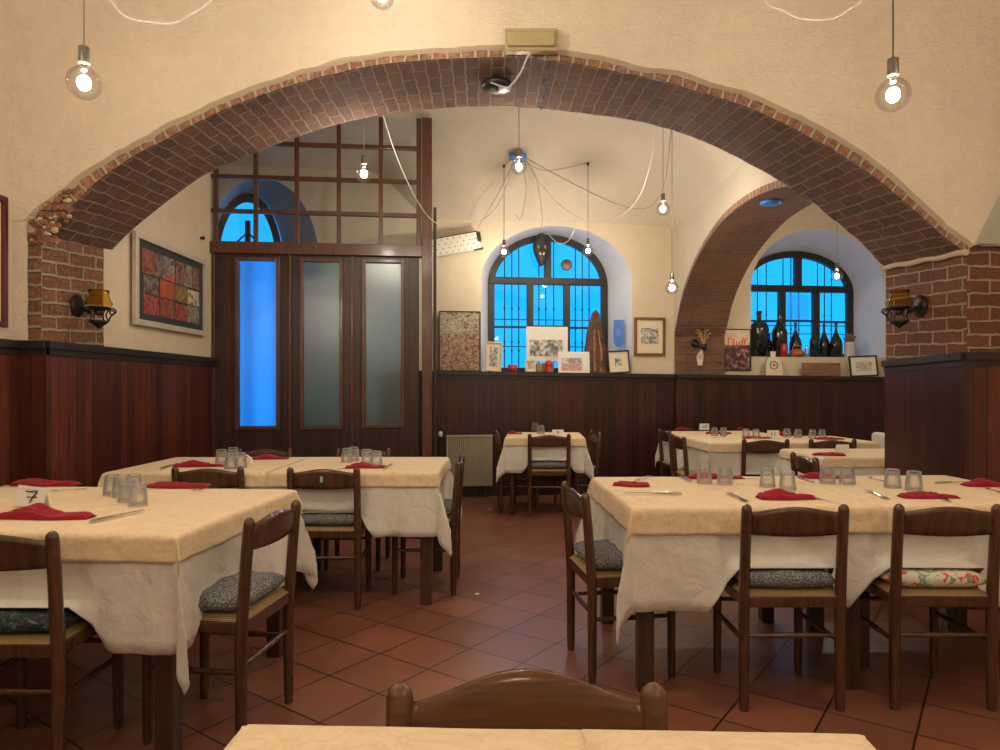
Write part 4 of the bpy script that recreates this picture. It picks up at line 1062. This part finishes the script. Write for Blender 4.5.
def pendant(px,py,d,label,drape=None,ztop=None,cm='cord',group='bare globe pendant bulbs'):
    global pend
    p=P(px,py,d)
    if pend is None: pend=make_pendant('pendant_lamp'); o=pend; o.location=p
    else: o=dup(pend,p,0)
    tag(o,label,'lamp',group)
    zt=(ztop if ztop is not None else 4.1)-p.z
    m=MB(); pts=[(0,0,.138),(0,0,zt)]
    m.tube(pts,.0035,6)
    if drape: m.tube([q-p for q in catmull([Vector((p.x,p.y,p.z+zt))]+drape,12)],.004,6)
    m.build('cord',M[cm],o); 
    m=MB(); m.lathe([(0,zt),(.014,zt),(.014,zt-.02),(.006,zt-.035)],10); m.build('ceiling_hook',M['iron'],o)
    return o
pendant(84,83,2.65,'lit globe bulb at the upper left above the table numbered 7',None,4.4)
pendant(893,95,2.65,'lit globe bulb at the upper right, in front of the arch',None,4.4)
pendant(382,-4,3.4,'lit globe bulb cut off by the top edge, above the arch',None,4.4)
def cz(px,d,x=None):
    X=(px-500)*d/F; return ceilz(X,d)-.005
pendant(364,174,5.2,'lit globe bulb hanging in front of the partition lattice',[P(398,160,5.6),P(433,221,6.4),P(470,224,7.0),P(497,206,7.5),HUB],cz(364,5.2),'cordw')
pendant(519,167,5.4,'lit globe bulb at the centre under the arch, before the blue disc',None,cz(519,5.4),'cordw')
pendant(663,209,6.3,'lit globe bulb right of centre before the grey vault',[P(640,195,6.7),P(601,222,7.1),P(560,205,7.4),HUB],cz(663,6.3),'cordw')
pendant(672,288,6.6,'lit globe bulb left of the side arch, lower of the two there',[P(660,195,6.9),P(620,205,7.2),HUB],cz(672,6.6))
pendant(504,252,7.95,'lit globe bulb at the upper left of the left arched window',[HUB],cz(504,7.95))
pendant(588,251,7.95,'lit globe bulb at the upper right of the left arched window',[HUB+Vector((.3,.2,-.12)),HUB],cz(588,7.95))
pendant(837,276,7.6,'lit globe bulb in front of the right arched window',None,bayz(337*7.6/690,7.6),'cordw')
for k,(x,y,z,l) in enumerate([(-1.6,.3,2.6,'globe bulb over the left side of the room behind the viewer'),(1.6,.2,2.6,'globe bulb over the right side of the room behind the viewer'),(0,-.8,2.7,'globe bulb over the aisle behind the viewer'),(-.2,1.6,3.45,'globe bulb high above the nearest table'),(-2.0,-1.6,2.6,'added unseen globe bulb in the rear left corner behind the viewer'),(2.3,-1.6,2.6,'added unseen globe bulb in the rear right corner behind the viewer'),(2.4,1.7,3.4,'added unseen globe bulb high up at the right behind the viewer'),(-1.9,1.5,3.5,'added unseen globe bulb high up at the left outside the picture'),(4.4,5.9,2.7,'added unseen globe bulb in the side bay hidden by the right pier')]):
    o=dup(pend,(x,y,z),0); tag(o,l,'lamp','bare globe pendant bulbs')  # unseen bulbs; corner, upper side and bay ones added to brighten the rooms
    for ch in list(C.objects):
        if ch.parent==o and ch.name.startswith('cord'): pass
# ceiling disc, loose drapes
m=MB(); m.lathe([(0,.0),(.10,.0),(.105,.01),(.10,.03),(0,.03)],24); o=m.build('ceiling_rosette',M['blue']); o.location=(HUB.x,HUB.y,HUB.z-.045); tag(o,'small disc with painted blue reflection on the rear vault where the lamp cords meet','ceiling rosette')
def drape(name,label,pts,mt='cord',r=.004): m=MB(); m.tube(catmull(pts,10),r,6); return tag(m.build(name,M[mt]),label,'cable')
drape('lamp_cable','sagging grey cable above the arch at the upper left',[P(98,-205,3.2),P(102,-40,3.2),P(118,10,3.2),P(150,22,3.2),P(185,18,3.2),P(224,-30,3.2),P(228,-205,3.2)],'cordw',.005)
drape('lamp_cable','sagging grey cable above the arch at the upper right',[P(752,-205,3.2),P(760,-20,3.2),P(785,12,3.2),P(815,20,3.2),P(845,12,3.2),P(874,-30,3.2),P(880,-205,3.2)],'cordw',.005)
drape('lamp_cable','grey cord from the blue disc down to the mask over the window',[HUB,P(535,175,8.0),P(542,215,8.4),P(541,232,8.5)])
drape('lamp_cable','grey cord hanging left of centre from the blue disc',[HUB,P(526,185,8.0),P(521,218,8.3),P(516,214,8.3)])
drape('lamp_cable','grey cord running from the blue disc to the white lamp housing',[HUB,P(500,190,8.1),P(478,228,8.35)])
drape('lamp_cable','white cord looped across the top of the left arched window',[P(575,228,8.5),P(568,241,8.6),P(558,243,8.7),P(548,234,8.8)],'cordw')

# ------------------------------------------------------------------ emergency light and detector on the arch
p=P(531,40,4.13); r=empty('emergency_light',(p.x,4.13,p.z),0); tag(r,'yellowed emergency light box mounted above the crown of the arch','emergency light')
m=MB(); m.rbox((0,.02,0),(.315,.06,.135),.008); m.build('housing',M['yellowp'],r)
m=MB(); m.rbox((0,-.02,-.005),(.285,.03,.085),.01,seg=3); m.build('diffuser',M['yellowp'],r)
p=P(497,86,4.55); p.z=interp(PF,p.x)-.01
r=empty('smoke_detector',p); tag(r,'black round detector fixed under the brick arch crown','detector')
m=MB(); m.lathe([(0,0),(.10,0),(.105,-.012),(.095,-.03),(.04,-.04),(0,-.04)],24); m.build('housing',M['black'],r)
m=MB(); m.lathe([(0,-.038),(.012,-.04),(.012,-.048),(0,-.052)],10); m.build('lens',M['nickel'],r)
q=P(531,53,4.15); m=MB(); m.tube([x_-p for x_ in catmull([q,P(527,58,4.17),P(521,72,4.28)-Vector((0,0,.0)),P(512,84,4.45),Vector((p.x+.06,p.y-.05,p.z-.045)),Vector((p.x-.04,p.y-.09,p.z-.03))],8)],.006,6); m.build('cable',M['cordw'],r)
y=6.1; p=Vector((2.23+.18,y,saz(y))); p=Vector(((771-500)*6.2/F,6.2,saz(6.2)-.005)); m=MB(); m.lathe([(0,0),(.09,0),(.095,-.015),(.07,-.03),(0,-.03)],20); o=m.build('ceiling_rosette',M['blue']); o.location=p; tag(o,'small disc with painted blue reflection under the brick side arch','ceiling rosette')

# ------------------------------------------------------------------ wall sconces
def sconce(loc,rz,label):
    r=empty('wall_sconce',loc,rz); tag(r,label,'wall lamp','amber glass wall lamps on the brick piers')
    RX=Matrix.Rotation(-PI/2,3,'X')            # local +y is away from the wall
    m=MB(); m.lathe([(0,.0),(.072,.0),(.075,.008),(.055,.02),(.03,.03),(0,.034)],22,(0,0,0),0,True,RX); m.build('backplate',M['iron'],r)
    m=MB(); m.tube([(0,.02,0),(0,.06,-.03),(0,.09,-.045)],.012,8)
    m.lathe([(.012,-.02),(.055,-.015),(.075,-.005),(.077,.0),(.07,.004),(0,.004)],18,(0,.145,-.01)); m.build('bracket',M['iron'],r)
    m=MB()
    for a in (0,PI/2,PI,3*PI/2):
        dx,dy=math.cos(a),math.sin(a); pts=[]
        for i in range(14):
            t=i/13; rr_=.068-.02*math.sin(t*PI); pts.append((dx*rr_,.145+dy*rr_,-.02-.085*t))
        m.tube(pts,.0045,6)
    sp=[]
    for i in range(20):
        t=i/19; an=t*3.6*PI*.8; ra=.026*(1-t*.75); sp.append((0,.235+ra*math.cos(an),-.04+ra*math.sin(an)))
    m.tube([(0,.21,-.1),(0,.222,-.07)]+sp,.005,6); m.build('scroll',M['iron'],r)
    m=MB(); m.lathe([(0,-.15),(.012,-.145),(.02,-.135),(.05,-.115),(.058,-.10),(.05,-.095),(0,-.095)],16,(0,.145,0)); m.lathe([(.02,-.06),(.03,-.045),(.018,-.02)],12,(0,.145,0)); m.build('finial',M['iron'],r)
    m=MB(); pr=[(.078,.004),(.082,.02),(.068,.045),(.06,.075),(.062,.098)]; m.lathe(pr+[(x_-.004,z_) for x_,z_ in pr[::-1]],20,(0,.145,0)); m.build('glass_shade',M['amber'],r)
    m=MB(); m.lathe([(.064,.098),(.064,.103),(.058,.103),(.058,.098)],20,(0,.145,0)); m.build('shade_rim',M['iron'],r)
    return r
yd=4.55; sconce((-2.79,yd,H+(HZ-306)*yd/F),-PI/2,'amber glass and iron wall lamp on the left brick pier')
yd=4.60; sconce((2.805,yd,H+(HZ-306)*yd/F),PI/2,'amber glass and iron wall lamp on the right brick pier')
# small dark lamp with dried flowers on the far pilaster
p=P(699,345,8.74); r=empty('dried_flower_holder',(p.x,8.745,p.z)); tag(r,'black wall holder with dried yellow flowers on the far brick pilaster','ornament')
m=MB(); m.lathe([(0,.0),(.055,.0),(.05,.02),(0,.03)],14,(-.05,0,.02),0,True,Matrix.Rotation(PI/2,3,'X')); m.tube([(-.05,-.03,.02),(0,-.08,-.02),(.04,-.08,-.05)],.02,8); m.lathe([(0,-.08),(.03,-.06),(.045,0),(.03,.01)],12,(.04,-.08,0)); m.build('holder',M['iron'],r)
m=MB()
for k in range(14):
    a=random.uniform(-.7,.7); b=random.uniform(-.4,.4); l=random.uniform(.1,.2); m.tube([(.04,-.08,0),(.04+l*math.sin(a)*.6,-.08+l*b*.4,l*math.cos(a)),(.04+l*math.sin(a),-.08+l*b,l*math.cos(a)*1.1)],[.003,.004,.010],5)
m.build('dried_flowers',plain('dried_yellow',(.5,.36,.12),.9,0,.4),r)
m=MB()
for k in range(5): m.tube([(.02,-.05,-.05),(.0+.02*k-.04,-.05,-.15),(-.02+.01*k,-.05,-.26)],[.004,.006,.010],5)
m.build('trailing_ribbon',M['cream'],r)

# ------------------------------------------------------------------ pictures
def picture(name,label,loc,rz,w,h,fwid,fm,mount,prints,lean=0,dep=.025,cat='picture',mountm=None,group=None,text=None,roll=0):
    """loc = bottom centre on the wall; local -y faces the room"""
    r=empty(name,loc); r.rotation_euler=(lean,roll,rz); tag(r,label,cat,group)
    if fwid>0:
        m=MB()
        for (x0,x1,z0,z1) in ((-w/2,-w/2+fwid,0,h),(w/2-fwid,w/2,0,h),(-w/2+fwid,w/2-fwid,0,fwid),(-w/2+fwid,w/2-fwid,h-fwid,h)):
            m.rbox(((x0+x1)/2,-dep/2,(z0+z1)/2),(x1-x0,dep,z1-z0),min(.004,fwid*.3))
        m.build('frame',fm,r)
    a=w/2-fwid; m=MB(); m.box((0,-.006,h/2),(2*a+.004,.006,h-2*fwid+.004)); m.build('mount',mountm or M['cream'],r)
    m=MB(); ms=[]
    for (x0,z0,x1,z1,mt) in prints:
        m.box((lerp(-a,a,(x0+x1)/2),-.0105,fwid+(h-2*fwid)*(z0+z1)/2),((x1-x0)*2*a,.003,(z1-z0)*(h-2*fwid)),mi=len(ms)); ms.append(mt)
    if prints: m.build('print',ms,r)
    if text: 
        for (tx,sz,x_,z_,mt) in text: textobj(tx,sz,mt,r,(x_,-.0125,z_))
    return r
def fwpic(name,label,x0,y0,x1,y1,out,*a,**k):
    s0,zt=fw(x0,y0,out); s1,_=fw(x1,y1,out); sm=fws((x0+x1)/2,out); zb=fw((x0+x1)/2,y1,out)[1]; zt=fw((x0+x1)/2,y0,out)[1]
    cap=k.pop('stand',None)
    if cap is not None: zb2=capz(sm)+.001; zt+=zb2-zb; zb=zb2
    return picture(name,label,FW(sm,zb,out),yaw+k.pop('turn',0),s1-s0,zt-zb,*a,**k)
# collage on the left wall
cols=[((.10,.015,.012),(.28,.09,.05)),((.03,.02,.02),(.20,.15,.13)),((.012,.01,.01),(.28,.22,.18)),((.02,.012,.012),(.24,.11,.08)),((.34,.06,.025),(.42,.10,.03)),((.06,.05,.02),(.26,.17,.06)),((.02,.02,.02),(.55,.48,.33)),((.14,.01,.012),(.34,.08,.07))]
def cm_(k,seed): a,b=cols[k]; return photo('collage_print_%d'%seed,[(.35,a),(.6,b),(.8,tuple(min(1,x*1.5) for x in b))],15,seed)
pr=[]
def ge(x0,z0,x1,z1,k): pr.append((.07+.86*x0,.09+.82*z0,.07+.86*x1,.09+.82*z1,cm_(k,len(pr)+10)))
ge(0,.62,.2,1,0);ge(.2,.62,.38,1,1);ge(.38,.70,.53,1,2);ge(.38,.62,.53,.70,4);ge(.54,.62,.7,1,3);ge(.7,.62,.86,1,2);ge(.87,.62,1,1,3)
ge(.02,.32,.26,.60,1);ge(.28,.32,.52,.60,4);ge(.54,.32,.76,.60,5);ge(.77,.32,1,.58,6);ge(.02,.0,.26,.3,7);ge(.28,.0,.52,.3,0);ge(.54,0,.76,.28,7);ge(.77,0,1,.3,2)
ya,yb=2.8*F/370*.995,2.8*F/296.5; ya,yb=5.22,6.49
picture('framed_collage','large framed collage of coloured pictures on the left wall',(-2.785,(ya+yb)/2,1.815),PI/2,yb-ya,.71,.046,M['silverframe'],0,pr,mountm=plain('black_mount',(.035,.04,.045),.6),dep=.035,lean=-.0)
picture('burgundy_framed_picture','burgundy framed picture cut off by the left edge',(-2.935,3.75,1.69),PI/2,.66,.77,.035,M['burgundy'],0,[(.1,.1,.9,.9,M['cream'])],dep=.03)
m=MB(); p=P(202,238,6.45); m.lathe([(0,0),(.012,.0),(.012,.02),(.02,.03),(0,.045)],10,(0,0,0),0,True,Matrix.Rotation(PI/2,3,'Y')); o=m.build('wall_hook',M['iron']); o.location=(-2.80,6.45,p.z); tag(o,'small iron hook on the left wall beside the partition','hook')
land=photo('landscape_painting',[(.3,(.06,.02,.015)),(.42,(.20,.07,.05)),(.52,(.30,.14,.09)),(.7,(.42,.33,.22))],22,3)
land2=photo('landscape_sky',[(.35,(.12,.09,.05)),(.5,(.32,.26,.14)),(.75,(.5,.48,.42))],20,5)
fwpic('framed_landscape','framed autumn landscape leaning left of the left arched window',439,310,480.5,370,.05,.012,M['blackframe'],0,[(0,0,1,.62,land),(0,.62,1,1,land2)],stand=1)
fwpic('framed_portrait','narrow cream framed monochrome portrait tilted at the window\'s lower left corner',484.5,341,501,371,.09,.018,M['goldframe'],0,[(.2,.12,.8,.88,bwphoto(1,40))],stand=1,lean=-.12,roll=.06,mountm=M['cream'])
fwpic('group_photograph','large pale mounted monochrome group photograph leaning in the left window',526.5,327,567.5,361,-.06,.0,None,0,[(.08,.14,.88,.62,bwphoto(2,22))],mountm=M['paper'],cat='photograph')
fwpic('miniature_frame','tiny gold framed picture beside the red oil lamp',525,359,535.5,371,.10,.02,M['goldframe'],0,[(.2,.2,.8,.8,bwphoto(3,60))],stand=1,lean=-.1)
fwpic('team_photograph','white mounted reddish team photograph in front of the left window',558.5,351,589.5,372,.10,.0,None,0,[(.1,.1,.77,.45,photo('reddish_team',[(.35,(.3,.1,.09)),(.55,(.55,.28,.22)),(.75,(.65,.5,.4))],40,6)),(.1,.45,.77,.7,bwphoto(7,40))],mountm=M['paper'],stand=1,lean=-.1,cat='photograph')
fwpic('black_framed_photograph','black framed small photograph tilted at the right corner of the left window',608.5,350,630.5,373,.09,.018,M['blackframe'],0,[(.3,.3,.66,.7,bwphoto(8,50))],stand=1,lean=-.12,roll=-.06,cat='photograph')
fwpic('brown_framed_photograph','brown wood framed monochrome photograph on the wall before the brick pilaster',634,317.5,665,356,.01,.035,M['brownframe'],0,[(.16,.28,.84,.76,bwphoto(9,30))],cat='photograph')
post=photo('poster_crowd',[(.35,(.02,.01,.015)),(.5,(.06,.02,.025)),(.6,(.16,.05,.05)),(.75,(.4,.28,.22))],12,11)
glow=photo('poster_top',[(.2,(.45,.12,.08)),(.4,(.65,.42,.26)),(.6,(.75,.6,.4))],14,12)
pp=fwpic('beer_poster','black framed poster with red Duff lettering beside the brick pilaster',722,329,750.5,370.5,.01,.014,M['blackframe'],0,[(0,0,1,.62,post),(0,.62,1,1,glow)],cat='poster',text=[('Duff',.15,.0,.36,plain('red_lettering',(.7,.03,.02),.5))])
fwpic('white_mount_frame','black framed print with a white mount leaning at the right end of the shelf',850,355,878,376,.15,.018,M['blackframe'],0,[(.2,.22,.82,.75,photo('small_figures',[(.4,(.12,.1,.1)),(.5,(.5,.35,.28)),(.6,(.72,.7,.62))],60,13))],stand=1,lean=-.1,mountm=M['paper'],roll=-.04)
# emblem board
s,z=fw(774,362,.13); r=empty('chopping_board',FW(s,capz(s)+.001,.13),yaw); r.rotation_euler=(-.1,0,yaw); tag(r,'cream board with handle and round emblem on the right shelf','board')
m=MB(); pl_=[(-.11,0),(.11,0),(.115,.12),(.08,.22),(.03,.235),(.035,.31),(-.035,.31),(-.03,.235),(-.08,.22),(-.105,.12)]; m.prism(pl_,-.008,.008); m.build('board',M['cream'],r)
m=MB(); 
ring=[]
m.lathe([(.045,0),(.055,0),(.055,.003),(.045,.003),(.045,0)],24,(0,-.009,.13),0,False,Matrix.Rotation(PI/2,3,'X')); m.lathe([(0,0),(.02,0),(.02,.003),(0,.003)],6,(0,-.009,.13),1,False,Matrix.Rotation(PI/2,3,'X')); m.build('emblem',[M['darkframe'],M['rust']],r)
s0,_=fw(803,370,.14); s1,_=fw(841,370,.14); m=MB(); m.rbox((0,0,.085),(s1-s0,.022,.17),.004); o=m.build('wooden_plank',M['plank']); o.location=FW((s0+s1)/2,capz((s0+s1)/2)+.002,.13); o.rotation_euler=(-.08,0,yaw); tag(o,'brown wooden plaque leaning on the right shelf below the bottles','plaque')

# ------------------------------------------------------------------ window sill ornaments
def onshelf(px,out): s=fws(px,out); return FW(s,capz(s)+.001,out)
# box, red cup, oil lamp
o=MB().rbox((0,0,.055),(.22,.09,.11),.004).build('wooden_box',M['boxwood']); o.location=FW(fws(545,-.02),1.53,-.02); o.rotation_euler=(0,0,yaw); tag(o,'light wooden box under the large group photograph','box')
m=MB(); m.lathe([(0,0),(.05,0),(.062,.09),(.058,.09),(.048,.008),(0,.008)],18); o=m.build('red_bowl',M['red']); o.location=onshelf(512.5,.06); tag(o,'small red bowl at the foot of the left window','bowl')
r=empty('oil_lamp',onshelf(549,.09)); tag(r,'small red oil lamp with clear chimney in front of the left window','oil lamp')
m=MB(); m.lathe([(0,0),(.05,0),(.052,.01),(.04,.03),(.045,.09),(.05,.12),(.03,.14),(.02,.15),(0,.15)],18); m.build('reservoir',M['red'],r)
m=MB(); m.lathe([(.02,.15),(.028,.18),(.03,.2),(.018,.25),(.014,.27)],16); m.build('chimney',M['bulbglass'],r)
# driftwood
m=MB(); n=22;k=18; hh=.80
def dw(u,v):
    a=u*2*PI; z=v*hh; r_=(.125*(1-v)**.8+.03)*(1+.28*math.sin(a*5+z*6)+.2*nz(math.cos(a)*3,math.sin(a)*3,z*5))
    if v>.99: r_*=.3
    return Vector((r_*math.cos(a)-.02*math.sin(v*4)-.03*v,r_*math.sin(a)*.5,z))
r=empty('driftwood_sculpture',FW(fws(597,.0),1.536,.0)); r.location.z=capz(fws(597))-.0; tag(r,'tall jagged driftwood root standing in the left window','sculpture')
m.grid(dw,n,k,0,True); m.build('root',M['bark'],r)
m=MB()
for q in (-.035,.04): m.tube([(q,-.06,.02),(q*1.2,-.07,.25),(q*.6-.02,-.045,.55)],[.02,.016,.004],6)
m.build('split_face',M['orangewood'],r)
m=MB(); m.rbox((0,0,-.0+.02),(.30,.12,.04),.005); m.build('base',M['bark'],r)
# pennant on reveal
s,z=fw(618.5,333,-.12); r=empty('pennant',FW(s,z,-.12)); r.rotation_euler=(0,0,yaw-.35); tag(r,'small blue pennant hanging on the right reveal of the left window','pennant')
m=MB(); m.prism([(-.065,.17),(.065,.17),(.065,-.12),(.03,-.17),(0,-.185),(-.03,-.17),(-.065,-.12)],-.004,.004); m.build('cloth',M['penn'],r)
m=MB(); m.tube([(-.06,0,.17),(0,0,.35),(.06,0,.17)],.003,5); m.tube([(-.075,0,.172),(.075,0,.172)],.006,6); m.build('hanging_string',M['cordw'],r)
m=MB(); m.rbox((0,-.006,.01),(.05,.003,.09),.001); m.build('emblem',plain('pennant_pale',(.14,.30,.68),.7),r)
# mask
s,z=fw(541,249,-.5); r=empty('carved_mask',FW(s,z,-.5)); r.rotation_euler=(0,0,yaw); tag(r,'dark carved wooden mask hanging over the left window mullion','mask')
m=MB()
def mk(u,v):
    zz=lerp(-.235,.20,v); w_=.115*math.sin(PI*min(1,max(0,(v*.92+.04))))**.6*(.55+.45*min(1,v*1.6)); a=lerp(-PI/2,PI/2,u)
    y=-.07*math.cos(a); 
    if abs(a)<.25 and .35<v<.7: y-=.03*(1-abs(a)/.25)*(.7-v)/.35*1.5
    return Vector((w_*math.sin(a),y,zz))
m.grid(mk,24,28); m.add([(-.02,0,.19),(.02,0,.19),(0,0,.26),(0,-.04,.2)],[(0,1,2),(0,3,2),(1,2,3)]); m.build('face',M['maskwood'],r)
m=MB()
for sx in (-1,1): m.rbox((sx*.045,-.066,.015),(.03,.015,.04),.005)
m.build('eyes',plain('mask_eye',(.2,.17,.13),.5),r)
m=MB(); m.rbox((0,-.075,-.075),(.065,.014,.035),.006); m.build('teeth',M['paper'],r)
s,z=fw(566.5,265,-.54); m=MB(); m.lathe([(0,.0),(.07,0),(.078,.01),(.07,.02),(.05,.016),(.03,.024),(0,.024)],24,(0,0,0),0,True,Matrix.Rotation(PI/2,3,'X')); o=m.build('round_plaque',plain('copper_plaque',(.16,.09,.07),.4,.6,.4,25,.4)); o.location=FW(s,z,-.54); tag(o,'small round copper plaque hanging in the upper right pane of the left window','plaque')
# white lamp housing on wall
s,z=fw(455,245,.14); r=empty('speaker_panel',FW(s,z,.14)); r.rotation_euler=(0,-.20,yaw); tag(r,'tilted white perforated panel with black bracket high on the wall beside the partition','speaker')
m=MB(); m.rbox((0,0,0),(.60,.10,.21),.008); m.build('housing',M['whitep'],r)
m=MB()
for i in range(15):
    for j in range(4): 
        if (i+j)%2==0: m.lathe([(0,0),(.008,0),(.008,.002),(0,.002)],6,(-.27+i*.038,-.0505,-.08+j*.052),0,False,Matrix.Rotation(PI/2,3,'X'))
m.build('perforations',M['cap'],r)
m=MB(); m.rbox((.30,.0,.04),(.05,.12,.12),.01); m.rbox((.27,0,-.10),(.12,.1,.015),.004); m.rbox((0,.02,.115),(.6,.06,.015),.004); m.build('bracket',M['black'],r)

# bottles on right sill
SILL=1.737
def bottle(px,top,w,shape,label,out=-.12,mt='bottle'):
    s,zt=fw(px,top,out); h=zt-SILL; r=empty('wine_bottle',FW(s,SILL,out)); tag(r,label,'bottle','dark bottles on the right window sill')
    R=w*9.0/F/2
    pr={'wine':[(0,0),(R,0),(R,.5*h),(R*.9,.56*h),(R*.45,.68*h),(R*.26,.76*h),(R*.24,.93*h),(R*.3,.94*h),(R*.3,h*.97),(0,h*.97)],
        'flask':[(0,0),(R,0),(R,.38*h),(R*.85,.5*h),(R*.4,.66*h),(R*.2,.78*h),(R*.18,.95*h),(R*.24,.96*h),(R*.24,h*.98),(0,h*.98)],
        'demi':[(0,0),(R,0),(R,.6*h),(R*.92,.69*h),(R*.55,.76*h),(R*.25,.79*h),(R*.22,.94*h),(R*.3,.95*h),(R*.3,h),(0,h)]}[shape]
    m=MB(); m.lathe(pr,20); m.build('bottle_body',M[mt],r)
    m=MB(); k=pr[-4][0]; m.lathe([(k*1.15,h*.86),(k*1.2,h*1.0),(0,h*1.0)],14); m.build('capsule',M['bottlefoil'],r)
bottle(759,311,19,'demi','large broad-shouldered dark demijohn at the left of the right window sill')
bottle(769.5,333,7,'wine','small dark bottle half hidden beside the demijohn',-.25)
bottle(779.5,308.5,15,'wine','tall dark magnum bottle second from the left on the right sill')
bottle(795.5,322.5,12,'flask','dark flask-shaped bottle behind the copper kettle')
bottle(814,325,8.5,'wine','straight dark bottle in the middle of the right sill',-.2)
bottle(824,323.5,11,'flask','dark flask-shaped bottle, left of the two at the right of the sill',-.22)
bottle(836,323,12.5,'flask','dark flask-shaped bottle next to the white pot')
m=MB(); m.lathe([(0,0),(.05,0),(.052,.12),(.045,.135),(.05,.15),(.05,.17),(0,.172)],16); o=m.build('red_jar',M['red']); o.location=FW(fws(784,-.03),SILL,-.03); tag(o,'small red jar in front of the tall magnum bottle','jar')
r=empty('copper_kettle',FW(fws(797,-.03),SILL,-.03)); tag(r,'round orange copper kettle among the bottles on the right sill','kettle')
m=MB(); m.lathe([(0,0),(.06,0),(.09,.03),(.092,.055),(.07,.09),(.04,.1),(0,.11)],20); m.build('body',M['rust'],r)
m=MB(); m.tube(catmull([(-.06,0,.09),(-.04,0,.14),(.04,0,.14),(.06,0,.09)],6),.006,6); m.tube([(.08,0,.04),(.12,0,.09)],[.016,.008],8); m.build('handle_and_spout',M['rust'],r)
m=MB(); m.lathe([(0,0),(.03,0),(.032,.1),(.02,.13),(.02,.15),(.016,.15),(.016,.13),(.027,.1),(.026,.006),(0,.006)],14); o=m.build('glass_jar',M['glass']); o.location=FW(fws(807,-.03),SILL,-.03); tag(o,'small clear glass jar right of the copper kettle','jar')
r=empty('potted_dried_plant',FW(fws(849.5,-.06),SILL,-.06)); tag(r,'white pot of dried flowers at the right end of the bottle sill','plant')
m=MB(); m.lathe([(0,0),(.062,0),(.068,.02),(.068,.19),(.072,.2),(.06,.2),(.058,.02),(0,.02)],20); m.build('pot',M['pot'],r)
m=MB()
for k in range(46):
    a=random.uniform(0,2*PI); l=random.uniform(.05,.13); rr_=random.uniform(0,.07)
    m.tube([(rr_*.5*math.cos(a),rr_*.5*math.sin(a),.15),(rr_*math.cos(a),rr_*math.sin(a),.19+l*.6),(rr_*1.15*math.cos(a),rr_*1.15*math.sin(a),.19+l)],[.003,.004,.010],5)
m.build('dried_flowers',M['dry'],r)

# ------------------------------------------------------------------ radiator
s0,s1=fws(446,.16),fws(492.5,.16); p=FW((s0+s1)/2,0,.16); r=empty('radiator',p,yaw); tag(r,'cream ribbed radiator low on the far wall beside the partition','radiator')
zt=H+(HZ-435)*p.y/F; zb=H+(HZ-487)*p.y/F; w=s1-s0; m=MB(); n=22
for i in range(n): m.rbox((-w/2+(i+.5)*w/n,0,(zt+zb)/2),(w/n*.8,.05,zt-zb-.02),.007)
m.box((0,.01,(zt+zb)/2),(w,.03,zt-zb-.04)); m.rbox((0,0,zt-.012),(w,.07,.022),.004); m.build('ribbed_panel',M['rad'],r)
m=MB(); m.tube([(-w/2-.07,0,0),(-w/2-.07,0,zt-.05),(-w/2,0,zt-.05)],.011,8); m.build('pipe',M['black'],r)
m=MB(); m.lathe([(0,.0),(.022,.0),(.03,.015),(.028,.05),(.015,.065),(0,.067)],14,(-w/2-.07,0,zt-.02)); m.build('valve_knob',M['whitep'],r)
m=MB()
for sx in (-1,1): m.box((sx*w*.35,.0,zb/2),(.03,.03,zb))
m.build('foot',M['black'],r)
for (px,py,l) in ((477,594,'tiny scrap of paper on the tiles by the aisle chair'),(490,509.5,'tiny scrap of paper on the tiles near the radiator')):
    q=tb(px,py,0); m=MB(); m.rbox((0,0,.002),(.03,.02,.004),.001); o=m.build('paper_scrap',M['paper']); o.location=(q.x,q.y,0); tag(o,l,'scrap')
